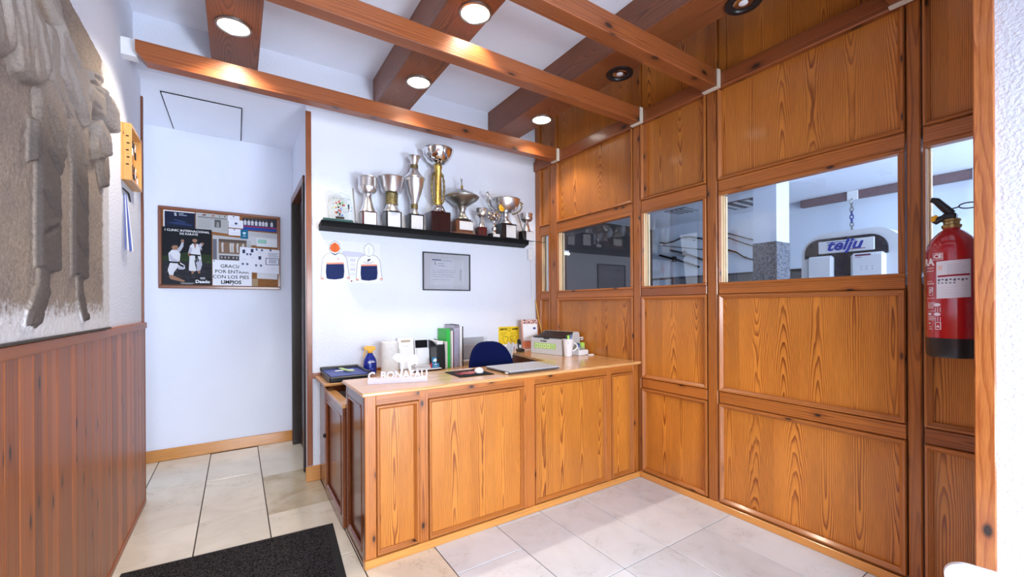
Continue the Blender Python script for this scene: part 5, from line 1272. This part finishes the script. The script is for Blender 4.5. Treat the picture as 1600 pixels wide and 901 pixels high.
for a in ((2.11, 2.24, 2.34, 2.15), (2.13, 2.18, 2.33, 2.08), (2.12, 2.09, 2.28, 2.02), (2.09, 1.93, 2.26, 1.85), (2.09, 1.78, 2.25, 1.83), (2.48, 2.24, 2.62, 2.13), (2.46, 2.04, 2.62, 1.93), (2.46, 1.82, 2.62, 1.74)):
    fold(*a, .011, .008); fold(a[0], a[1]-.026, a[2], a[3]-.026, .009, -.010)
Hh = np.where((Zg < 1.632+.008*np.sin(Yg*31)) & (Hh > 0), 0, Hh)
cap(2.150, 1.70, 2.138, 1.56, .042, .048, .016, .4); cap(2.138, 1.56, 2.06, 1.475, .052, .046, .018, .4)
for k in range(4): cap(2.020+.026*k, 1.482, 1.998+.029*k, 1.452, .016, .013, .020)
cap(2.535, 1.69, 2.55, 1.56, .034, .038, .014, .4); cap(2.55, 1.56, 2.605, 1.47, .042, .036, .016, .4)
for k in range(3): cap(2.598+.018*k, 1.47, 2.608+.02*k, 1.450, .013, .011, .017)
for nm, P, h, w in RG:
    if 'leg' not in nm: region(P, h, w, (.05, 0) if nm == 'right jacket' else (0, 0))
# cloth folds, the hollow of the sleeve and finger grooves
for a in ((1.60, 2.70, 1.84, 2.25), (1.70, 2.72, 1.93, 2.26), (1.80, 2.64, 2.00, 2.27), (1.96, 2.48, 2.10, 2.28), (2.30, 2.47, 2.54, 2.31), (2.22, 2.60, 2.44, 2.48)): fold(*a, .013, .010)
for a in ((1.81, 2.36, 1.88, 2.22), (1.93, 2.46, 2.00, 2.24), (1.65, 2.62, 1.80, 2.24), (2.27, 2.47, 2.46, 2.33), (2.42, 2.26, 2.55, 2.13), (2.33, 2.36, 2.46, 2.31)): fold(*a, .010, -.016)
for k in range(5): cap(2.775+.055*k, 2.545-.004*k, 2.80+.052*k, 2.42+.004*k, .022, .018, .062)
for k in range(4): cap(2.68+.058*k, 2.345-.006*k, 2.72+.050*k, 2.235+.012*k, .023, .018, .056)
fold(2.56, 2.49, 2.76, 2.52, .012, -.014); fold(2.55, 2.41, 2.74, 2.43, .012, -.012); fold(2.66, 2.57, 2.80, 2.60, .010, -.015)
Hh = np.maximum(Hh, 0)
# dressed, pecked ground
rng = np.random.default_rng(3); nz_ = rng.normal(size=Hh.shape)
for _ in range(2): nz_ = (nz_+np.roll(nz_, 1, 0)+np.roll(nz_, -1, 0)+np.roll(nz_, 1, 1)+np.roll(nz_, -1, 1))/5
Hs = Hh.copy()
for _ in range(1): Hs = (Hs*2+np.roll(Hs, 1, 0)+np.roll(Hs, -1, 0)+np.roll(Hs, 1, 1)+np.roll(Hs, -1, 1))/6
edge = np.clip(np.minimum(np.minimum(Yg-ry0, ry1-Yg), np.minimum(Zg-rz0, rz1-Zg))/.03, 0, 1)
Xg = -.575+Hs*edge+nz_*.0020
b = MB(); vs = [(float(x), float(y), float(z)) for x, y, z in zip(Xg.ravel(), Yg.ravel(), Zg.ravel())]
fs = [(j*NY+i, j*NY+i+1, (j+1)*NY+i+1, (j+1)*NY+i) for j in range(NZ-1) for i in range(NY-1)]
ring_ = [i for i in range(NY)]+[j*NY+NY-1 for j in range(1, NZ)]+[(NZ-1)*NY+i for i in range(NY-2, -1, -1)]+[j*NY for j in range(NZ-2, 0, -1)]
nb = len(vs); vs += [(-.611, vs[i][1], vs[i][2]) for i in ring_]
fs += [(ring_[k], ring_[(k+1) % len(ring_)], nb+(k+1) % len(ring_), nb+k) for k in range(len(ring_))]
b.add(vs, fs, smooth=True)
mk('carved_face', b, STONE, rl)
mk('bottom_ledge', B(-.611, -.566, ry0, ry1, 1.3865, 1.396, g='y', c=.002), plain('dark_ledge', (.05, .04, .035), .8), rl)

# ------------------------------------------------------------------ fire extinguisher
ex, ey, er = 2.785, .505, .088
fe = thing('fire_extinguisher', 'red fire extinguisher with white service label on the pine partition', 'fire extinguisher', (ex, ey, 1.25))
mk('cylinder', MB().lathe([(1e-4, .012), (.080, .012), (.086, .03), (er, .085), (er, .475), (.083, .515), (.068, .552), (.045, .580), (.030, .592), (.028, .604), (1e-4, .604)], (ex, ey, 1.25), 56), REDP, fe)
mk('base_skirt', MB().lathe([(.078, 0), (.084, .0), (.089, .012), (.0895, .088), (.086, .090), (.080, .01)], (ex, ey, 1.25), 48), BLACK, fe)
mk('neck_ring', MB().lathe([(.031, .598), (.034, .602), (.034, .612), (.028, .616), (.028, .628), (.032, .630), (.030, .640), (.018, .645)], (ex, ey, 1.25), 32), BRASS, fe)
mk('valve', B(ex-.022, ex+.022, ey-.018, ey+.03, 1.888, 1.918, c=.006), BLACK, fe)
uw = Vector((-math.sin(.18), math.cos(.18), 0))  # leftwards as seen by the viewer
hv = Vector((ex, ey, 0))
mk('carry_handle', MB().tube([hv+uw*.0+Vector((0, 0, 1.915)), hv+uw*.022+Vector((0, 0, 1.945)), hv+uw*.050+Vector((0, 0, 1.985)), hv+uw*.068+Vector((0, 0, 1.993))], [.017, .017, .015, .011], 10), BLACK, fe)
mk('squeeze_lever', MB().tube([hv+uw*.01+Vector((0, 0, 1.905)), hv+uw*.045+Vector((0, 0, 1.893)), hv+uw*.058+Vector((0, 0, 1.878))], [.014, .016, .011], 10), BLACK, fe)
mk('yellow_seal', MB().ell(tuple(hv+uw*.058+Vector((-.012, 0, 1.898))), .010, .010, .014, 10, 8).ell(tuple(hv+uw*.050+Vector((-.014, 0, 1.908))), .008, .008, .008, 8, 6), YELB, fe)
pts = [hv-uw*(.055+.032*math.cos(a))+Vector((0, 0, 1.946+.013*math.sin(a))) for a in [2*PI*j/18 for j in range(19)]]
mk('pull_ring', MB().tube(pts, .0028, 8, caps=False), BLACK, fe)
mk('ring_pin', MB().tube([hv-uw*.026+Vector((0, 0, 1.944)), hv+uw*.02+Vector((0, 0, 1.935))], .003, 8), BLACK, fe)
mk('wall_bracket', MB().box(ex+.06, XW-.006, ey-.02, ey+.02, 1.585, 1.63, c=.003).box(ex+.085, XW-.0065, ey-.035, ey+.035, 1.577, 1.640), BLACK, fe)
am = math.pi+.18
def onc(u, v, dr=.0012): a = am+u/er; return Vector((ex+(er+dr)*math.cos(a), ey+(er+dr)*math.sin(a), v))
def patch(u0, u1, v0, v1, col, dr, n=14, sh=0.0):
    m = MB(); vs = []
    for k in range(n+1):
        u = u0+(u1-u0)*k/n
        vs += [tuple(onc(u, v0-sh*(u-u0), dr)), tuple(onc(u, v1-sh*(u-u0), dr))]
    m.add(vs, [(2*k, 2*k+2, 2*k+3, 2*k+1) for k in range(n)], col=col); return m
def addp(m, *a, **k):
    q = patch(*a, **k); m.add(q.v, q.f, col=a[4]); return m
m = MB(); S0 = -.06
addp(m, -.052, .062, 1.520, 1.690, (.74, .74, .78), .0016, sh=S0)
addp(m, -.047, .058, 1.618, 1.626, (.30, .015, .03), .0022, sh=S0)
for k in range(6): addp(m, -.015, .045-.006*(k % 3), 1.632+.008*k, 1.634+.008*k, (.50, .50, .56), .0022, n=8, sh=S0)
for k in range(8): addp(m, -.046+.0125*k, -.038+.0125*k, 1.600+.004*(k % 2), 1.610, (.12, .12, .16), .0022, n=2, sh=S0)
for k in range(5): addp(m, -.046+.0125*k, -.040+.0125*k, 1.588, 1.595, (.20, .20, .24), .0022, n=2, sh=S0)
for k in range(4): addp(m, -.046, .055, 1.530+.013*k, 1.531+.013*k, (.55, .56, .62), .0022, n=8, sh=S0)
addp(m, -.046, -.03, 1.650, 1.672, (.75, .55, .52), .0022, n=3, sh=S0)
mk('service_label', m, PRINT, fe, label='white paper service label')
m = MB()
for (a0, a1, b0, b1) in ((-.100, -.062, 1.662, 1.665), (-.100, -.064, 1.648, 1.651), (-.098, -.070, 1.600, 1.603), (-.10, -.062, 1.588, 1.592), (-.102, -.06, 1.522, 1.524), (-.094, -.058, 1.500, 1.503), (-.094, -.062, 1.492, 1.495), (-.094, -.06, 1.484, 1.487), (-.094, -.066, 1.476, 1.479), (-.094, -.058, 1.462, 1.4635),
                         (-.092, -.076, 1.444, 1.454), (-.092, -.062, 1.436, 1.439), (-.092, -.060, 1.428, 1.431), (-.092, -.062, 1.420, 1.423), (-.09, -.08, 1.402, 1.410), (-.088, -.072, 1.388, 1.391), (-.088, -.070, 1.378, 1.381)):
    addp(m, a0, a1, b0, b1, (.78, .70, .72), .0012, n=4)
for (a0, a1, b0, b1) in ((-.088, -.066, 1.535, 1.575), (-.058, -.036, 1.378, 1.412)):
    addp(m, a0, a1, b0, b1, (.78, .70, .72), .0012, n=4); addp(m, a0+.003, a1-.003, b0+.003, b1-.003, (.42, .006, .012), .0016, n=4)
addp(m, -.082, -.076, 1.545, 1.568, (.78, .7, .72), .0020, n=2); addp(m, -.073, -.069, 1.552, 1.572, (.78, .7, .72), .0020, n=2)
m.add([tuple(onc(-.047+u, 1.388+v, .002)) for u, v in ((-.007, 0), (.007, 0), (0, .014))], [(0, 1, 2)], col=(.78, .7, .72))
for zz in (1.492, 1.448):
    pts = [tuple(onc(-.050+.013*math.cos(j*PI/8), zz+.008*math.sin(j*PI/8), .0014)) for j in range(16)]
    m.add(pts, [list(range(16))], col=(.80, .68, .74))
    for k in range(3): addp(m, -.058+.009*k, -.055+.009*k, zz-.034, zz-.012, (.70, .55, .58), .0014, n=1)
# CE frame
for (a0, a1, b0, b1) in ((-.066, -.028, 1.728, 1.730), (-.066, -.028, 1.698, 1.700), (-.066, -.064, 1.698, 1.730), (-.030, -.028, 1.698, 1.730)): addp(m, a0, a1, b0, b1, (.80, .72, .74), .0012, n=4)
mk('printed_symbols', m, PRINT, fe)
mk('lettering', text_mb('CE', .026, None, 0, .0012, col=(.82, .75, .76), fn=lambda v: onc(-.047+v.x, 1.714+v.y, .0014)), PRINT, fe)
mk('lettering', text_mb('RA', .044, None, 0, .0022, col=(.82, .75, .76), fn=lambda v: onc(-.090+v.x, 1.690+v.y, .0014)), PRINT, fe)

# ------------------------------------------------------------------ white chair at the lower right corner
wc = thing('plastic_chair', 'white plastic chair whose back shows in the lower right corner', 'chair', (2.0, .10, 0))
OB = []
zt, yl, yr, rad = .734, .345, -.145, .045
for k in range(9): OB.append((yl-rad+rad*math.cos(PI/2*k/8), zt-rad+rad*math.sin(PI/2*k/8)))
for k in range(1, 8): OB.append((yl-rad+(yr+2*rad-yl)*k/8, zt+.004*math.sin(PI*k/8)))
for k in range(9): OB.append((yr+rad-rad*math.sin(PI/2*k/8), zt-rad+rad*math.cos(PI/2*k/8)))
OB += [(yr+.02, .44), (yl-.02, .44)]
def bx(y, z): return 1.800+.06*((y-.1)/.245)**2*-1*.35+.10*(zt-z)*.25
def backpart(off, sc):
    cy_, cz_ = .10, .60
    return [(bx(y, z)+off, cy_+(y-cy_)*sc, cz_+(z-cz_)*sc) for y, z in OB]
rings_ = [backpart(.004, .0), backpart(.004, .90), backpart(-.004, .955), backpart(-.006, .985), backpart(.004, 1.0), backpart(.014, .985), backpart(.014, .0)]
vs = [p for r in rings_ for p in r]; n = len(OB)
m = MB().add(vs, [(j*n+i, j*n+(i+1) % n, (j+1)*n+(i+1) % n, (j+1)*n+i) for j in range(6) for i in range(n)], smooth=True)
mk('backrest', m, WHITE, wc)
mk('seat', MB().prism([(1.80, -.13), (2.20, -.12), (2.225, -.08), (2.225, .28), (2.20, .32), (1.80, .33)], 'z', .425, .447), WHITE, wc)
for x, y in ((1.82, -.11), (1.82, .31), (2.19, -.09), (2.19, .29)):
    mk('leg', MB().tube([(x, y, .43), (x+(.03 if x > 2 else -.02), y+(.02 if y > 0 else -.02), .0)], [.020, .014], 10), WHITE, wc)

# ================================================================== GYM BEHIND THE PARTITION
GX = 6.5
struct('wall_gym_far', B(GX, GX+.1, -1.6, 5.2, 0, 2.92), GYMP, 'pale far wall of the gym seen through the windows')
struct('wall_gym_end', B(XW+.1, GX, 5.10, 5.2, 0, 2.92), plain('dark_gym_panelling', (.045, .035, .035), .6), 'dark end wall of the gym')
struct('wall_gym_near', MB().box(XW+.16, 3.6, -1.6, -1.5, 0, 2.92).box(6.2, GX, -1.6, -1.5, 0, 2.92).box(3.6, 6.2, -1.6, -1.5, 0, .9), GYMP)
struct('ceiling_gym', B(XW+.10, GX+.1, -1.6, 5.2, 2.90, 2.98), CEILP)
struct('floor_gym', B(XW+.16, GX, -1.6, 5.1, -.05, 0), plain('gym_rubber_floor', (.10, .10, .12), .6), 'dark gym floor behind the partition')
gd = structE('wall_gym_dado', (GX-.01, 4, 0), 'grey dado along the gym wall')
for k in range(3): mk('dado_panel', B(GX-.014, GX, 2.62+.69*k, 3.30+.69*k, .1, 1.955, c=.004), plain('dado_grey', (.115, .105, .11), .6), gd)
mk('dado_cap', B(GX-.024, GX, 2.6, 5.08, 1.955, 1.985, g='y'), BLACK, gd)
# wooden rail at the top of the far wall
rb = thing('wall_rail', 'brown wooden rail at the top of the gym wall with white plates', 'rail', (6.42, 1.5, 2.84))
mk('rail_body', B(6.40, 6.48, -.4, 2.60, 2.80, 2.895, g='y', c=.004), plain('rail_brown', (.14, .075, .085), .6, var=.3, scale=60), rb)
mk('rail_mount', B(6.47, 6.499, -.4, 2.60, 2.81, 2.885), WHITE, rb)
for y in (2.02, .95): mk('white_plate', B(6.385, 6.405, y-.055, y+.055, 2.785, 2.899, c=.003), WHITE, rb)
def chain(y, label, z1, links=9):
    c = thing('hanging_chain', label, 'chain', (6.38, y, 2.45), group='chains hanging from the gym rail')
    mk('hook', MB().tube([(6.386, y, 2.80), (6.37, y, 2.78), (6.365, y+.02, 2.75), (6.365, y, 2.73), (6.365, y-.015, 2.745)], .008, 8), PEWT, c)
    z = 2.735
    for k in range(links):
        a = (k % 2)*PI/2; r = .018
        pts = [(6.365+r*math.sin(t)*math.cos(a), y+r*math.sin(t)*math.sin(a), z-.026+.030*math.cos(t)) for t in [2*PI*j/12 for j in range(13)]]
        mk('link', MB().tube(pts, .006, 6, caps=False), PEWT if not 2 <= k <= 4 else plain('blue_link', (.03, .05, .22), .4), c); z -= .046
chain(2.02, 'chain hanging from the gym rail above the white machine', 2.35)
chain(.95, 'chain hanging in the window behind the fire extinguisher', 2.35, 7)
# column
cl = thing('pillar', 'square pillar, white above and grey granite below', 'pillar', (5.15, 2.39, 0))
mk('granite_cladding', B(5.0, 5.31, 2.262, 2.524, 0, 2.198, c=.004), GRANT, cl)
mk('plaster_shaft', B(5.006, 5.304, 2.268, 2.518, 2.198, 2.90), GYMP, cl)
# air grilles on the ceiling
for k, (x, y, sx_, sy_) in enumerate(((5.55, 3.83, .34, .34), (5.9, 3.05, .5, .6))):
    g = thing('air_grille', ['square air grille in the gym ceiling, small window', 'ceiling air grille left of the pillar, widest window'][k], 'air grille', (x, y, 2.88), group='gym air grilles')
    mk('frame', MB().box(x-sx_/2, x+sx_/2, y-sy_/2, y+sy_/2, 2.888, 2.8995), plain('grille_grey', (.16, .16, .19), .5), g)
    for j in range(7): mk('slat', B(x-sx_/2+.02, x+sx_/2-.02, y-sy_/2+.03+j*(sy_-.06)/7, y-sy_/2+.03+(j+.55)*(sy_-.06)/7, 2.880, 2.888), BLACK if j % 2 else GREYP, g)
# weapons on the gym wall
WG = 'staffs and weapons on the gym wall'
def pole(name, label, cat, pts, r, extra=None):
    t = thing(name, label, cat, tuple(pts[len(pts)//2]), group=WG)
    mk('shaft', MB().tube(pts, r, 8), BLACKM, t)
    if extra: mk('guard', MB().ell(extra, .035, .035, .035, 12, 8).box(extra[0]-.03, extra[0]+.03, extra[1]-.02, extra[1]+.02, extra[2]-.045, extra[2]+.045), BLACKM, t)
    for f in (.25, .75):
        a = Vector(pts[0]).lerp(Vector(pts[-1]), f)
        mk('wall_peg', MB().tube([(GX-.001, a[1], a[2]), (GX-.05, a[1], a[2]-.004)], .008, 6), BLACKM, t)
gx = GX-.045
pole('curved_bow', 'dark curved bow on the gym wall, topmost in the small window', 'bow', [(gx, 4.895, 2.63), (gx, 4.78, 2.598), (gx, 4.62, 2.612), (gx, 4.45, 2.658), (gx, 4.30, 2.655), (gx, 4.15, 2.61), (gx, 4.0, 2.57)], .014)
pole('thin_staff', 'thin staff below the curved bow on the gym wall', 'staff', [(gx, 4.84, 2.565), (gx, 4.056, 2.407), (gx, 3.85, 2.37)], .007)
pole('short_spear', 'dark weapon with guard, upper of two in the small window', 'weapon', [(gx, 4.681, 2.467), (gx, 4.35, 2.36), (gx, 4.057, 2.237), (gx, 3.95, 2.2)], .018, (gx, 4.40, 2.375))
pole('short_spear', 'dark weapon with guard, lower of two in the small window', 'weapon', [(gx, 4.911, 2.40), (gx, 4.5, 2.265), (gx, 4.127, 2.125)], .018, (gx, 4.60, 2.30))
pole('long_staff', 'upper of two parallel staffs left of the pillar', 'staff', [(gx, 3.75, 2.66), (gx, 3.15, 2.42)], .008)
pole('long_staff', 'lower of two parallel staffs left of the pillar', 'staff', [(gx, 3.75, 2.60), (gx, 3.20, 2.34)], .008)
pole('curved_staff', 'bent dark staff lowest left of the pillar', 'staff', [(gx, 3.75, 2.40), (gx, 3.50, 2.30), (gx, 3.38, 2.21), (gx, 3.25, 2.16)], .012)
# exercise machine
tm = thing('exercise_machine', 'white exercise machine tower with black arched band and blue logo', 'exercise machine', (4.42, 1.38, 0))
def arch(y0, y1, z0, z1, r, n=10):
    P = [(y0, z0), (y1, z0)]
    P += [(y1-r+r*math.cos(PI/2*k/n), z1-r+r*math.sin(PI/2*k/n)) for k in range(n+1)]
    P += [(y0+r+r*math.cos(PI/2+PI/2*k/n), z1-r+r*math.sin(PI/2+PI/2*k/n)) for k in range(n+1)]
    return P
MWH = plain('machine_white', (.72, .74, .78), .3, var=.01)
DKB = plain('dark_blue_black', (.012, .016, .030), .25, coat=.4)
mk('shell', MB().prism(arch(1.005, 1.705, .10, 2.085, .17), 'x', 4.215, 4.66), MWH, tm)
mk('shell_rim', MB().prism(arch(1.035, 1.680, 1.2, 2.105, .16), 'x', 4.23, 4.60), MWH, tm)
mk('arched_band', MB().prism(arch(1.105, 1.672, 1.893, 2.052, .115), 'x', 4.200, 4.222), DKB, tm)
mk('logo_plate', B(4.188, 4.202, 1.185, 1.565, 1.925, 2.028, c=.004), MWH, tm)
mk('left_cover', B(4.16, 4.22, 1.452, 1.645, .35, 1.905, c=.02), MWH, tm)
mk('right_cover', B(4.16, 4.22, 1.115, 1.335, .35, 1.905, c=.02), MWH, tm)
mk('weight_slot', B(4.195, 4.219, 1.337, 1.450, .35, 1.90), DKB, tm)
mk('base_plate', B(4.10, 4.75, .95, 1.75, 0, .10, c=.01), DKB, tm)
LB = plain('logo_blue', (.015, .045, .35), .4)
mk('logo_lettering', text_mb('telju', .122, face_west(4.1865, 1.388, 1.984), .0006, .0036, xs=1.12, shear=.34), LB, tm)
m = MB().box(4.1855, 4.1878, 1.24, 1.34, 1.942, 1.948, col=(.25, .10, .16)).box(4.1855, 4.1878, 1.30, 1.50, 2.012, 2.017, col=(.015, .045, .35)).box(4.1585, 4.1602, 1.20, 1.30, 1.880, 1.893, col=(.16, .03, .08)).box(4.1585, 4.1602, 1.26, 1.30, 1.868, 1.872, col=(.25, .12, .2))
for k in range(6): m.box(4.1585, 4.1602, 1.185+.035*(k % 3), 1.195+.035*(k % 3), 1.77+.02*(k//3), 1.776+.02*(k//3), col=(.35, .37, .45))
mk('printed_marks', m, PRINT, tm)
mk('side_sticker', B(4.40, 4.46, 1.003, 1.0055, 1.80, 1.86), plain('cream_sticker', (.72, .62, .38), .5), tm)
# lit tube on the dark end wall
gl = thing('tube_lamp', 'lit tube lamp on the dark gym end wall, seen in the left window', 'lamp', (4.2, 5.06, 2.30))
mk('lamp_body', B(4.05, 4.42, 5.06, 5.098, 2.325, 2.365, c=.004), WHITE, gl)
mk('tube', MB().tube([(4.06, 5.055, 2.31), (4.41, 5.055, 2.31)], .016, 10), TUBE, gl)
